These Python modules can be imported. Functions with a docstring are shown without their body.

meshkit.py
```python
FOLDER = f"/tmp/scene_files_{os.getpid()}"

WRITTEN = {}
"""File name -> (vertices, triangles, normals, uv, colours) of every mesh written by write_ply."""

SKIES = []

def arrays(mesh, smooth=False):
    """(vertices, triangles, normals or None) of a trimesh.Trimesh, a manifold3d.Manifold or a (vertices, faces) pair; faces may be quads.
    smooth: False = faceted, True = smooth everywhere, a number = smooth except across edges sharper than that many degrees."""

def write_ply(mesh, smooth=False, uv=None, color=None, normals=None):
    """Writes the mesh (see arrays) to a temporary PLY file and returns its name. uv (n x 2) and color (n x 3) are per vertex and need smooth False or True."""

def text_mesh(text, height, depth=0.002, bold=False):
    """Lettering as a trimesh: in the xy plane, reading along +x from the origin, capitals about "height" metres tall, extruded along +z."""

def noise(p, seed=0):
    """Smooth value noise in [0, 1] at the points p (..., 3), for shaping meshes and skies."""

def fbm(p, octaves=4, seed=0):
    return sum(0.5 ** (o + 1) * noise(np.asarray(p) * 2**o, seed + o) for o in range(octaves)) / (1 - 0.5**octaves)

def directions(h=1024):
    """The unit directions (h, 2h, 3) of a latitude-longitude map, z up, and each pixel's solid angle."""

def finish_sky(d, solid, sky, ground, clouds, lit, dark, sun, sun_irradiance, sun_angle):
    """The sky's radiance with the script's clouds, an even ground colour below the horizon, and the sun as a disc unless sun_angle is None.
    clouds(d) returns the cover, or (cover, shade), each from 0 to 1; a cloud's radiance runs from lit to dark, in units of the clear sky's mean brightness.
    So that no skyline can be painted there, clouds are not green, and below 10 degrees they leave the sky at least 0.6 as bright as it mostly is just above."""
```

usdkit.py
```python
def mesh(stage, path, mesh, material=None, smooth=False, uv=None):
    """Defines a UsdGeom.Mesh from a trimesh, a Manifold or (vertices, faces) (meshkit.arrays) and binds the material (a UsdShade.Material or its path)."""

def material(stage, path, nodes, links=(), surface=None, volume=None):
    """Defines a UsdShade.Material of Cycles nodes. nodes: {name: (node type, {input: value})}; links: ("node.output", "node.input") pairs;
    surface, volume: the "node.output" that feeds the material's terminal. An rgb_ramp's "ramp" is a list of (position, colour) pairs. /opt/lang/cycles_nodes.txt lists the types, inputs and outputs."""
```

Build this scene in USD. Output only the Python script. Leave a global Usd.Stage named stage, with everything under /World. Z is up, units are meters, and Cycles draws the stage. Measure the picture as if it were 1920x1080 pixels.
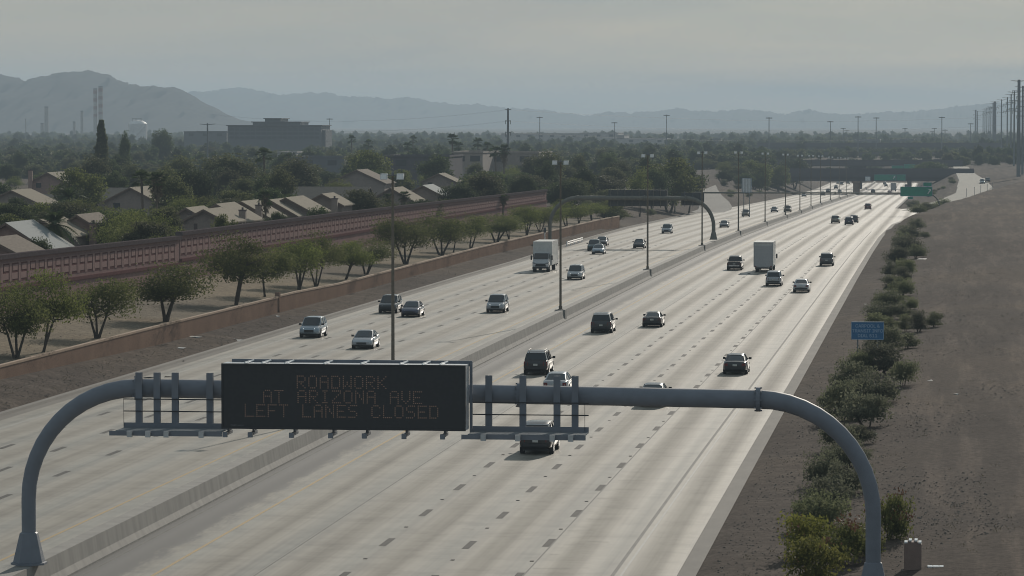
import math, random
import numpy as np, trimesh, usdkit, meshkit
from pxr import Usd, UsdGeom, UsdLux, UsdShade, Gf, Sdf, Vt

stage = Usd.Stage.CreateInMemory()
UsdGeom.SetStageUpAxis(stage, UsdGeom.Tokens.z); UsdGeom.SetStageMetersPerUnit(stage, 1.0)
UsdGeom.Xform.Define(stage, '/World'); UsdGeom.Scope.Define(stage, '/World/Looks')
rng = np.random.default_rng(7); random.seed(7)

# ------------------------------------------------------------------ camera, sky, sun, exposure
# world: Y runs along the freeway (away from the camera), X to the right, Z up, road level near the camera = 0
CAM_H = 18.8; FPX = 6700.0; VPX, VPY = 1765.0, 229.0
EXPOSURE = -0.54
SKY_STRENGTH = 0.088; SUN_INTENSITY = 1.14
SUN_AZ = math.radians(10.0); SUN_EL = math.radians(23.0)
HAZE_DENSITY = 1.15e-4
th = math.atan((540.0 - VPY) / FPX)
up = np.array([0, math.cos(th), -math.sin(th)])
v = np.array([(VPX - 960) / FPX, (540 - VPY) / FPX, 1.0]); v /= np.linalg.norm(v)
yv = v - up * v.dot(up); yv /= np.linalg.norm(yv)
xv = np.cross(up, yv); xv = xv if xv[0] > 0 else -xv
R = np.stack([xv, yv, up])                       # rows: world axes in (right, up, forward)
cam = UsdGeom.Camera.Define(stage, '/World/camera')
cam.CreateHorizontalApertureAttr(36.0); cam.CreateVerticalApertureAttr(20.25)
cam.CreateFocalLengthAttr(36.0 * FPX / 1920.0); cam.CreateClippingRangeAttr(Gf.Vec2f(1.0, 100000.0))
cam.CreateExposureAttr(EXPOSURE)
rt, uw, fw = R[:, 0], R[:, 1], R[:, 2]
cam.AddTransformOp().Set(Gf.Matrix4d(*rt, 0, *uw, 0, *(-fw), 0, 0, 0, CAM_H, 1))

usdkit.material(stage, '/World/Looks/sky', {
    'tc': ('texture_coordinate', {}), 'sep': ('separate_xyz', {}),
    's': ('sky_texture', {'sky_type': 'single_scattering', 'sun_disc': False, 'sun_elevation': SUN_EL, 'sun_rotation': SUN_AZ,
                          'altitude': 350.0, 'air_density': 1.0, 'aerosol_density': 1.2, 'ozone_density': 1.6}),
    'map': ('mapping', {'mapping_type': 'point', 'scale': (2.2, 2.2, 26.0), 'rotation': (0.03, 0.05, 0)}),
    'n': ('noise_texture', {'scale': 2.4, 'detail': 6.0, 'roughness': 0.55, 'distortion': 0.6}),
    'r': ('rgb_ramp', {'ramp': [(0.30, (0.74, 0.74, 0.74)), (0.55, (0.84, 0.84, 0.84)), (0.72, (0.96, 0.96, 0.96))]}),
    'map2': ('mapping', {'mapping_type': 'point', 'scale': (1.6, 1.6, 16.0), 'rotation': (0.02, -0.04, 0.4)}), 'n2': ('noise_texture', {'scale': 2.0, 'detail': 4.0, 'distortion': 0.4}),
    'r2': ('rgb_ramp', {'ramp': [(0.36, (3.2, 4.3, 4.95)), (0.52, (4.1, 5.0, 5.3)), (0.66, (5.5, 5.55, 5.3))]}),
    'mx': ('mix', {'mix_type': 'mix'}),
    'bg': ('background_shader', {'strength': SKY_STRENGTH})},
    [('tc.generated', 'map.vector'), ('map.vector', 'n.vector'), ('n.fac', 'r.fac'), ('r.color', 'mx.fac'), ('s.color', 'mx.color1'), ('tc.generated', 'map2.vector'), ('map2.vector', 'n2.vector'), ('n2.fac', 'r2.fac'), ('r2.color', 'mx.color2'), ('mx.color', 'bg.color')],
    surface='bg.background')
dome = UsdLux.DomeLight.Define(stage, '/World/sky')
UsdShade.MaterialBindingAPI.Apply(dome.GetPrim()).Bind(UsdShade.Material.Get(stage, '/World/Looks/sky'))
dome.GetPrim().SetCustomDataByKey('kind', 'structure'); dome.GetPrim().SetCustomDataByKey('label', 'hazy pale morning sky with thin cloud streaks'); dome.GetPrim().SetCustomDataByKey('category', 'sky')
sun = UsdLux.DistantLight.Define(stage, '/World/sun')
sun.CreateIntensityAttr(SUN_INTENSITY); sun.CreateAngleAttr(0.5); sun.CreateNormalizeAttr(True); sun.CreateColorAttr(Gf.Vec3f(1.0, 0.915, 0.80))
sd = np.array([math.sin(SUN_AZ) * math.cos(SUN_EL), math.cos(SUN_AZ) * math.cos(SUN_EL), math.sin(SUN_EL)])
zz = sd; xx = np.cross([0, 0, 1.0], zz); xx /= np.linalg.norm(xx); yy = np.cross(zz, xx)
sun.AddTransformOp().Set(Gf.Matrix4d(*xx, 0, *yy, 0, *zz, 0, 0, 0, 0, 1))

# ------------------------------------------------------------------ helpers
def ray(px, py): return R @ np.array([(px - 960.0) / FPX, (540.0 - py) / FPX, 1.0])
def at_x(px, py, x): r = ray(px, py); return np.array([0, 0, CAM_H]) + r * (x / r[0])
def at_y(px, py, y): r = ray(px, py); return np.array([0, 0, CAM_H]) + r * (y / r[1])
def at_z(px, py, z): r = ray(px, py); return np.array([0, 0, CAM_H]) + r * ((z - CAM_H) / r[2])
RZ = np.array([(-500, 0), (200, 0), (342, -.35), (445, -.65), (547, -1.15), (646, -1.95), (745, -3.0), (843, -4.1), (930, -5.15), (1058, -6.4), (1300, -9.4), (1545, -12.3), (1800, -14.3), (2200, -15.5), (9000, -15.5)])
def rz(y): return np.interp(y, RZ[:, 0], RZ[:, 1])
def on_road(px, py, off=0.0):
    z = 0.0
    for _ in range(60):
        p = at_z(px, py, z + off); z = .5 * z + .5 * float(rz(p[1]))
    return p

used = {}
def path_for(name, parent='/World'):
    parent = str(parent)
    k = used.get((parent, name), -1) + 1
    used[(parent, name)] = k
    return f'{parent}/{name}' + (f'_{k:03d}' if k else '')
def tag(p, label=None, cat=None, group=None, kind=None):
    p = p.GetPrim() if hasattr(p, 'GetPrim') else p
    for k, val in (('label', label), ('category', cat), ('group', group), ('kind', kind)):
        if val: p.SetCustomDataByKey(k, val)
    return p
def pp(parent): return '/World' if parent is None else (str(parent.GetPath()) if hasattr(parent, 'GetPath') else str(parent))
def obj(name, mesh, mat, parent=None, smooth=False, label=None, cat=None, group=None, kind=None):
    if isinstance(mesh, list): mesh = cat_m(mesh)
    m = usdkit.mesh(stage, path_for(name, pp(parent)), mesh, M[mat] if isinstance(mat, str) else mat, smooth)
    return tag(m, label, cat, group, kind)
def thing(name, label, cat, loc=(0, 0, 0), rz_=0.0, group=None, scale=None):
    x = UsdGeom.Xform.Define(stage, path_for(name)); x.AddTranslateOp().Set(Gf.Vec3d(*map(float, loc)))
    if rz_: x.AddRotateZOp().Set(math.degrees(rz_))
    if scale is not None: x.AddScaleOp().Set(Gf.Vec3f(*([float(scale)] * 3 if np.ndim(scale) == 0 else map(float, scale))))
    return tag(x, label, cat, group)
PROTO = {}
def proto_or_dup(key, build, name, label, cat, loc, rz_=0.0, group=None, scale=None):
    """The first of a kind is built with its parts, later ones reference it."""
    if key not in PROTO:
        t = thing(name, label, cat, loc, rz_, group, scale)
        if len(t.GetAttribute('xformOpOrder').Get() or []) < 3:      # keep the same op stack on all copies
            xf = UsdGeom.Xformable(t); xf.ClearXformOpOrder()
            set_ops(t, loc, rz_, scale)
        build(t); PROTO[key] = t.GetPath(); return t
    x = UsdGeom.Xform.Define(stage, path_for(name)); p = x.GetPrim()
    p.GetReferences().AddInternalReference(PROTO[key]); p.SetInstanceable(True)
    set_ops(p, loc, rz_, scale)
    return tag(p, label, cat, group)
def set_ops(p, loc, rz_, scale):
    sc = (1, 1, 1) if scale is None else ((scale,) * 3 if np.ndim(scale) == 0 else scale)
    p.CreateAttribute('xformOp:translate', Sdf.ValueTypeNames.Double3, False).Set(Gf.Vec3d(*map(float, loc)))
    p.CreateAttribute('xformOp:rotateZ', Sdf.ValueTypeNames.Float, False).Set(float(math.degrees(rz_)))
    p.CreateAttribute('xformOp:scale', Sdf.ValueTypeNames.Float3, False).Set(Gf.Vec3f(*map(float, sc)))
    p.CreateAttribute('xformOpOrder', Sdf.ValueTypeNames.TokenArray, False, Sdf.VariabilityUniform).Set(['xformOp:translate', 'xformOp:rotateZ', 'xformOp:scale'])

def tm(vf): return trimesh.Trimesh(np.asarray(vf[0], float), np.asarray(vf[1]), process=False)
def cat_m(ms):
    vs, fs, n = [], [], 0
    for m in ms:
        a, b, _ = meshkit.arrays(m) if not isinstance(m, trimesh.Trimesh) else (np.asarray(m.vertices), np.asarray(m.faces), 0)
        vs.append(a); fs.append(b + n); n += len(a)
    return trimesh.Trimesh(np.vstack(vs), np.vstack(fs), process=False)
BOXF = np.array([[0, 2, 1], [0, 3, 2], [4, 5, 6], [4, 6, 7], [0, 1, 5], [0, 5, 4], [1, 2, 6], [1, 6, 5], [2, 3, 7], [2, 7, 6], [3, 0, 4], [3, 4, 7]])
def box(x0, x1, y0, y1, z0, z1):
    return trimesh.Trimesh(np.array([[x0, y0, z0], [x1, y0, z0], [x1, y1, z0], [x0, y1, z0], [x0, y0, z1], [x1, y0, z1], [x1, y1, z1], [x0, y1, z1]], float), BOXF, process=False)
def cbox(c, s): return box(c[0] - s[0] / 2, c[0] + s[0] / 2, c[1] - s[1] / 2, c[1] + s[1] / 2, c[2] - s[2] / 2, c[2] + s[2] / 2)
def tube(pts, rad, n=10, cap=True):
    pts = np.asarray(pts, float); rad = np.broadcast_to(np.asarray(rad, float), (len(pts),))
    t = np.gradient(pts, axis=0); t /= np.maximum(np.linalg.norm(t, axis=1, keepdims=True), 1e-9)
    ref = np.eye(3)[int(np.argmin(np.abs(t).max(0)))]
    a = np.cross(t, ref); a /= np.linalg.norm(a, axis=1, keepdims=True); b = np.cross(t, a)
    ang = np.arange(n) * 2 * math.pi / n
    V = (pts[:, None] + rad[:, None, None] * (np.cos(ang)[None, :, None] * a[:, None] + np.sin(ang)[None, :, None] * b[:, None])).reshape(-1, 3)
    i = np.arange(len(pts) - 1)[:, None] * n; j = np.arange(n)[None]; k = (j + 1) % n
    F = np.concatenate([np.stack([i + j, i + n + j, i + n + k], -1).reshape(-1, 3), np.stack([i + j, i + n + k, i + k], -1).reshape(-1, 3)])
    if cap:
        V = np.vstack([V, pts[0], pts[-1]]); m = len(V); e = (len(pts) - 1) * n; jj = np.arange(n); kk = (jj + 1) % n
        F = np.vstack([F, np.stack([np.full(n, m - 2), jj, kk], -1), np.stack([np.full(n, m - 1), e + kk, e + jj], -1)])
    return trimesh.Trimesh(V, F, process=False)
def loft(secs, cap=True):
    secs = np.asarray(secs, float); s, n, _ = secs.shape
    V = secs.reshape(-1, 3); i = np.arange(s - 1)[:, None] * n; j = np.arange(n)[None]; k = (j + 1) % n
    F = np.concatenate([np.stack([i + j, i + n + j, i + n + k], -1).reshape(-1, 3), np.stack([i + j, i + n + k, i + k], -1).reshape(-1, 3)])
    if cap:
        V = np.vstack([V, secs[0].mean(0), secs[-1].mean(0)]); m = len(V); e = (s - 1) * n; jj = np.arange(n); kk = (jj + 1) % n
        F = np.vstack([F, np.stack([np.full(n, m - 2), jj, kk], -1), np.stack([np.full(n, m - 1), e + kk, e + jj], -1)])
    m = trimesh.Trimesh(V, F, process=False)
    if m.volume < 0: m.invert()
    return m
def grid(P):
    P = np.asarray(P, float); a, b, _ = P.shape; i = np.arange(a - 1)[:, None] * b; j = np.arange(b - 1)[None]
    q = np.stack([i + j, i + j + 1, i + b + j + 1, i + b + j], -1).reshape(-1, 4)
    return trimesh.Trimesh(P.reshape(-1, 3), np.vstack([q[:, [0, 1, 2]], q[:, [0, 2, 3]]]), process=False)
def strip(xl, xr, ys, off=0.0, zf=None):
    """A sheet between the lines x = xl(y) and x = xr(y), at zf(y) + off."""
    zf = zf or rz; ys = np.asarray(ys, float)
    f = lambda q: np.array([q(y) if callable(q) else q for y in ys], float)
    a, b = f(xl), f(xr); z = np.array([float(zf(y)) for y in ys]) + off
    return grid(np.stack([np.stack([a, ys, z], -1), np.stack([b, ys, z], -1)], 1))

# ------------------------------------------------------------------ materials
M = {}
def mat(name, col, rough=.7, metal=0., var=.12, scale=3., spec=.5, bump=0., coat=0., coords='object', vscale=(1, 1, 1), emit=0., col2=None, rnd=0.):
    c = np.array(col, float); d = np.array(col2, float) if col2 is not None else c * (1 - 2 * var)
    nodes = {'tc': ('texture_coordinate', {}) if coords == 'object' else ('geometry', {}), 'mp': ('mapping', {'scale': vscale}),
             'n': ('noise_texture', {'scale': scale, 'detail': 5.0, 'roughness': .6}),
             'r': ('rgb_ramp', {'ramp': [(.3, tuple(d)), (.7, tuple(c * (1 + var) if col2 is None else c))]}),
             'p': ('principled_bsdf', {'roughness': rough, 'metallic': metal, 'specular_ior_level': spec, 'coat_weight': coat})}
    links = [('tc.object' if coords == 'object' else 'tc.position', 'mp.vector'), ('mp.vector', 'n.vector'), ('n.fac', 'r.fac')]
    last = 'r.color'
    if rnd:
        nodes.update(oi=('object_info', {}), rm=('rgb_ramp', {'ramp': [(0, (1 - rnd,) * 3), (1, (1 + rnd,) * 3)]}), mu=('mix', {'mix_type': 'multiply', 'fac': 1.0}))
        links += [('oi.random', 'rm.fac'), (last, 'mu.color1'), ('rm.color', 'mu.color2')]; last = 'mu.color'
    links.append((last, 'p.base_color'))
    if bump:
        nodes['b'] = ('bump', {'strength': .6, 'distance': bump}); links += [('n.fac', 'b.height'), ('b.normal', 'p.normal')]
    if emit:
        nodes['p'][1].update(emission_color=tuple(c), emission_strength=emit)
    M[name] = usdkit.material(stage, '/World/Looks/' + name, nodes, links, surface='p.BSDF'); return M[name]
def leaf_mat(name, col, col2, trans=.25):
    M[name] = usdkit.material(stage, '/World/Looks/' + name, {
        'g': ('geometry', {}), 'oi': ('object_info', {}),
        'n': ('noise_texture', {'scale': .9, 'detail': 3.0}), 'r': ('rgb_ramp', {'ramp': [(.3, col), (.7, col2)]}),
        'rm': ('rgb_ramp', {'ramp': [(0, (.75, .72, .8)), (.5, (1, 1, 1)), (1, (1.2, 1.25, 1.0))]}), 'mu': ('mix', {'mix_type': 'multiply', 'fac': 1.0}),
        'p': ('principled_bsdf', {'roughness': .7, 'specular_ior_level': .1}), 't': ('translucent_bsdf', {}), 'm': ('mix_closure', {'fac': trans})},
        [('g.position', 'n.vector'), ('n.fac', 'r.fac'), ('oi.random', 'rm.fac'), ('r.color', 'mu.color1'), ('rm.color', 'mu.color2'), ('mu.color', 'p.base_color'), ('mu.color', 't.color'), ('p.BSDF', 'm.closure1'), ('t.BSDF', 'm.closure2')],
        surface='m.closure')
mat('steel_gantry', (.150, .165, .195), rough=.6, metal=.12, var=.06, scale=1.5)
mat('steel_light', (.42, .43, .44), rough=.45, metal=.5, var=.05)
mat('grating', (.22, .24, .26), rough=.5, metal=.4, var=.1, scale=14)
mat('black_panel', (.017, .018, .021), rough=.45, var=.1, scale=8)
mat('alu_edge', (.62, .64, .66), rough=.4, metal=.6, var=.05)
mat('led_amber', (.26, .165, .125), rough=.6, var=.05, emit=.09)
mat('logo_grey', (.13, .13, .14), rough=.6)
mat('weathered_steel', (.16, .135, .105), rough=.75, metal=.15, var=.15, scale=4)
mat('pole_grey', (.19, .2, .21), rough=.6, metal=.3, var=.1)
mat('lamp_housing', (.6, .62, .64), rough=.35, metal=.2, var=.04)
mat('lens', (.75, .77, .78), rough=.2, var=.03)
mat('barrier_concrete', (.29, .275, .25), rough=.85, col2=(.19, .18, .168), scale=.9, coords='pos', vscale=(1, 1.6, .28))
mat('gutter_concrete', (.185, .17, .15), rough=.88, col2=(.13, .12, .108), scale=.7, coords='pos', vscale=(1, .3, 1))
mat('gutter_dirt', (.16, .145, .125), rough=.9, col2=(.11, .1, .088), scale=.5, coords='pos', vscale=(1, .3, 1))
mat('yellow_paint', (.42, .27, .09), rough=.7, col2=(.33, .25, .14), scale=1.5, coords='pos')
mat('white_paint', (.42, .41, .385), rough=.7, col2=(.31, .30, .275), scale=1.2, coords='pos')
mat('black_tape', (.05, .049, .047), rough=.8, spec=.2, col2=(.085, .083, .078), scale=2.5, coords='pos')
mat('crack_seal', (.10, .098, .09), rough=.8, col2=(.17, .165, .15), scale=.6, coords='pos')
mat('stucco_pink', (.31, .217, .205), rough=.95, spec=0., col2=(.265, .185, .177), scale=.5, coords='pos', bump=.02)
mat('stucco_tile', (.335, .24, .226), rough=.95, spec=0., col2=(.295, .21, .198), scale=.8, coords='pos')
mat('stucco_groove', (.16, .092, .09), rough=.95, spec=0., coords='pos')
mat('stucco_cap', (.115, .095, .098), rough=.95, spec=0., coords='pos')
mat('block_tan', (.30, .212, .165), rough=.95, spec=0., col2=(.24, .17, .135), scale=.35, coords='pos', bump=.02)
mat('block_cap', (.36, .25, .17), rough=.9, col2=(.28, .19, .13), scale=1, coords='pos')
mat('bridge_concrete', (.105, .098, .108), rough=.95, spec=.1, col2=(.08, .075, .083), scale=.2, coords='pos')
mat('steel_far', (.155, .15, .13), rough=.7, metal=.1, var=.1)
mat('sign_green', (.015, .23, .155), rough=.5, var=.05)
mat('sign_blue', (.03, .13, .27), rough=.5, var=.04)
mat('sign_white', (.66, .67, .67), rough=.5, var=.03)
mat('sign_letter_blue', (.22, .32, .44), rough=.5, var=.03)
mat('sign_back', (.085, .088, .092), rough=.7, metal=.1, var=.08)

# concrete pavement: streaks along the lanes, wheel-path polish, transverse joints, dirt on the median shoulder
def road_mat(name, x0, dirt_lo, dirt_hi, sgn):
    n = {'g': ('geometry', {}), 's': ('separate_xyz', {}),
         'm1': ('mapping', {'scale': (1.3, .010, 1)}), 'n1': ('noise_texture', {'scale': 1.0, 'detail': 5.0, 'roughness': .65}),
         'r1': ('rgb_ramp', {'ramp': [(.28, (.210, .190, .160)), (.5, (.325, .296, .248)), (.72, (.405, .371, .313))]}),
         'a1': ('math', {'math_type': 'multiply_add', 'value2': 2 * math.pi / 3.66, 'value3': -x0 * 2 * math.pi / 3.66}), 'c1': ('math', {'math_type': 'cosine'}),
         'c2': ('math', {'math_type': 'multiply_add', 'value2': -.15, 'value3': .91}), 'rg': ('math', {'math_type': 'multiply_add', 'value2': .19, 'value3': .62}),
         'mu': ('mix', {'mix_type': 'multiply', 'fac': 1.0}),
         'n2': ('noise_texture', {'scale': .35, 'detail': 6.0, 'roughness': .7}), 'r2': ('rgb_ramp', {'ramp': [(.3, (.70, .70, .70)), (.55, (1, 1, 1))]}), 'mu2': ('mix', {'mix_type': 'multiply', 'fac': 1.0}),
         # joints every 4.6 m
         'j1': ('math', {'math_type': 'multiply', 'value2': 1 / 4.6}), 'j2': ('math', {'math_type': 'fraction'}), 'j3': ('math', {'math_type': 'less_than', 'value2': .012}), 'j4': ('math', {'math_type': 'multiply_add', 'value2': -.24, 'value3': 1.0}), 'mu3': ('mix', {'mix_type': 'multiply', 'fac': 1.0}),
         # dirt
         'm3': ('mapping', {'scale': (.9, .16, 1)}), 'n3': ('noise_texture', {'scale': 1.0, 'detail': 6.0, 'roughness': .75}),
         'd1': ('math', {'math_type': 'multiply_add', 'value2': 3.4}), 'd2': ('map_range', {'range_type': 'smoothstep', 'from_min': dirt_lo + 1.7, 'from_max': dirt_hi + 1.7, 'to_min': 1.0, 'to_max': 0.0}),
         'mx': ('mix', {'mix_type': 'mix', 'color2': (.120, .117, .112)}),
         'p': ('principled_bsdf', {'roughness': .68, 'specular_ior_level': .42})}
    if sgn < 0:
        n['d2'][1].update(to_min=0.0, to_max=1.0)
    l = [('g.position', 's.vector'), ('g.position', 'm1.vector'), ('m1.vector', 'n1.vector'), ('n1.fac', 'r1.fac'), ('s.x', 'a1.value1'), ('a1.value', 'c1.value1'), ('c1.value', 'c2.value1'), ('c1.value', 'rg.value1'), ('rg.value', 'p.roughness'), ('r1.color', 'mu.color1'), ('c2.value', 'mu.color2'),
         ('g.position', 'n2.vector'), ('n2.fac', 'r2.fac'), ('mu.color', 'mu2.color1'), ('r2.color', 'mu2.color2'),
         ('s.y', 'j1.value1'), ('j1.value', 'j2.value1'), ('j2.value', 'j3.value1'), ('j3.value', 'j4.value1'), ('mu2.color', 'mu3.color1'), ('j4.value', 'mu3.color2'),
         ('g.position', 'm3.vector'), ('m3.vector', 'n3.vector'), ('n3.fac', 'd1.value1'), ('s.x', 'd1.value3'), ('d1.value', 'd2.value'), ('d2.result', 'mx.fac'), ('mu3.color', 'mx.color1'), ('mx.color', 'p.base_color')]
    M[name] = usdkit.material(stage, '/World/Looks/' + name, n, l, surface='p.BSDF')
road_mat('concrete_right', -30.4, -33.9, -32.9, 1)
road_mat('concrete_left', -44.9, -39.2, -37.9, -1)
mat('ramp_grey', (.19, .18, .165), rough=.85, spec=.2, col2=(.14, .133, .122), scale=.3, coords='pos', vscale=(.6, .06, 1))
mat('ramp_concrete', (.27, .255, .22), rough=.85, spec=.15, col2=(.23, .22, .195), scale=.3, coords='pos', vscale=(.6, .06, 1))

# ground material: sand berm between the walls, gravel verges, grey-brown field
M['desert'] = usdkit.material(stage, '/World/Looks/desert', {
    'g': ('geometry', {}), 's': ('separate_xyz', {}),
    'n1': ('noise_texture', {'scale': .35, 'detail': 8.0, 'roughness': .75}), 'n2': ('noise_texture', {'scale': .03, 'detail': 4.0}), 'm3': ('mapping', {'scale': (.9, .05, 1)}), 'n3': ('noise_texture', {'scale': .55, 'detail': 5.0, 'roughness': .7}),
    'n6': ('noise_texture', {'scale': .011, 'detail': 5.0, 'roughness': .65, 'distortion': .5}), 'r6': ('rgb_ramp', {'ramp': [(.35, (.78, .76, .76)), (.5, (1, 1, 1)), (.62, (1.22, 1.17, 1.08))]}), 'mu6': ('mix', {'mix_type': 'multiply', 'fac': 1.0}),
    'n5': ('noise_texture', {'scale': 3.0, 'detail': 3.0, 'roughness': .7}),
    'gr': ('rgb_ramp', {'ramp': [(.25, (.056, .046, .041)), (.5, (.086, .070, .060)), (.75, (.13, .107, .092))]}),
    'fd': ('rgb_ramp', {'ramp': [(.25, (.050, .041, .036)), (.5, (.076, .062, .054)), (.7, (.112, .092, .078))]}),
    'sd': ('rgb_ramp', {'ramp': [(.3, (.160, .135, .105)), (.7, (.215, .183, .142))]}),
    'tr': ('rgb_ramp', {'ramp': [(.52, (0, 0, 0)), (.66, (.75, .75, .75))]}), 'trk': ('mix', {'mix_type': 'mix', 'color2': (.125, .098, .082)}),
    'k1': ('map_range', {'range_type': 'smoothstep', 'from_min': -2.0, 'from_max': 3.0, 'to_min': 0.0, 'to_max': 1.0}),
    'k2a': ('map_range', {'range_type': 'smoothstep', 'from_min': -64.8, 'from_max': -64.6, 'to_min': 1.0, 'to_max': 0.0}), 'k2b': ('map_range', {'range_type': 'smoothstep', 'from_min': -82.0, 'from_max': -80.0, 'to_min': 0.0, 'to_max': 1.0}), 'k2c': ('map_range', {'range_type': 'smoothstep', 'from_min': 690.0, 'from_max': 780.0, 'to_min': 1.0, 'to_max': 0.0}), 'k2d': ('math', {'math_type': 'multiply'}), 'k2': ('math', {'math_type': 'multiply'}),
    'w': ('math', {'math_type': 'multiply_add', 'value2': 5.0}),
    'm1': ('mix', {'mix_type': 'mix'}), 'm2': ('mix', {'mix_type': 'mix'}),
    'sp': ('rgb_ramp', {'ramp': [(.35, (.72, .72, .72)), (.62, (1.25, 1.25, 1.25))]}), 'mu': ('mix', {'mix_type': 'multiply', 'fac': 1.0}),
    'b': ('bump', {'strength': .8, 'distance': .12}), 'p': ('principled_bsdf', {'roughness': .95, 'specular_ior_level': .03})},
    [('g.position', 's.vector'), ('g.position', 'n1.vector'), ('g.position', 'n2.vector'), ('g.position', 'm3.vector'), ('m3.vector', 'n3.vector'), ('g.position', 'n5.vector'),
     ('n1.fac', 'gr.fac'), ('n3.fac', 'fd.fac'), ('n1.fac', 'sd.fac'), ('n3.fac', 'tr.fac'), ('fd.color', 'trk.color1'), ('tr.color', 'trk.fac'),
     ('n2.fac', 'w.value1'), ('s.x', 'w.value3'), ('w.value', 'k1.value'), ('k1.result', 'm1.fac'), ('gr.color', 'm1.color1'), ('trk.color', 'm1.color2'),
     ('s.x', 'k2a.value'), ('s.x', 'k2b.value'), ('s.y', 'k2c.value'), ('k2a.result', 'k2d.value1'), ('k2b.result', 'k2d.value2'), ('k2d.value', 'k2.value1'), ('k2c.result', 'k2.value2'), ('k2.value', 'm2.fac'), ('m1.color', 'm2.color1'), ('sd.color', 'm2.color2'), ('n5.fac', 'sp.fac'), ('m2.color', 'mu.color1'), ('sp.color', 'mu.color2'), ('g.position', 'n6.vector'), ('n6.fac', 'r6.fac'), ('mu.color', 'mu6.color1'), ('r6.color', 'mu6.color2'),
     ('mu6.color', 'p.base_color'), ('n1.fac', 'b.height'), ('b.normal', 'p.normal')], surface='p.BSDF')

# ------------------------------------------------------------------ terrain
ipl = lambda y, t: float(np.interp(y, [q[0] for q in t], [q[1] for q in t]))
PLAIN = [(0, 2.6), (300, 2.4), (375, 2.2), (468, 1.7), (720, .4), (1000, -.8), (1500, -2.2), (2500, -2.5), (60000, -2.5)]
WTOP = [(150, 2.2), (240, 2.02), (291, 1.93), (345, 1.72), (346, 1.86), (382, 1.41), (500, 1.22), (684, .27), (720, -.1)]     # low wall top
WBASE = [(150, 1.2), (240, 1.05), (291, .32), (382, -.05), (500, -.25), (684, -1.5), (720, -1.9)]
XL = lambda y: ipl(y, [(0, -60.4), (500, -60.0), (545, -60.6), (730, -64.2), (943, -65), (1100, -62), (9000, -62)])
XR = lambda y: ipl(y, [(0, -9.9), (650, -10.4), (780, -9.8), (850, -7.6), (1034, -4.4), (1035, -12.5), (9000, -12.0)])
def ramp_r(y):  # off-ramp on the right: centre, half width, level
    return ipl(y, [(1000, -7.5), (1034, -5.8), (1115, 2.0), (1210, 9.5), (1290, 12.0), (1400, 12.2), (1521, 10.5), (1720, 9.2)]), ipl(y, [(1000, 3.4), (1115, 3.2), (1210, 4.5), (1300, 6.3), (1420, 5.0), (1520, 4.0), (1720, 3.6)]), ipl(y, [(1000, float(rz(1000))), (1040, -6.1), (1115, -5.6), (1290, -4.5), (1521, -3.1), (1720, -2.42)])
def ramp_l(y):
    return ipl(y, [(960, -62.5), (1010, -63.5), (1070, -67.2), (1123, -71.3), (1223, -78.8), (1353, -87.8), (1560, -101)]), ipl(y, [(960, 4.5), (1010, 4.6), (1070, 4.2), (1123, 2.9), (1223, 2.4), (1353, 2.2), (1560, 2.2)]), ipl(y, [(960, float(rz(960))), (1010, -5.85), (1123, -4.2), (1353, -2.5), (1560, -2.3)])
XE = [(0, 80), (690, -6), (720, -3.2), (800, 1.5), (1125, 27), (1300, 45), (1500, 60), (9000, 60)]
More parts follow.
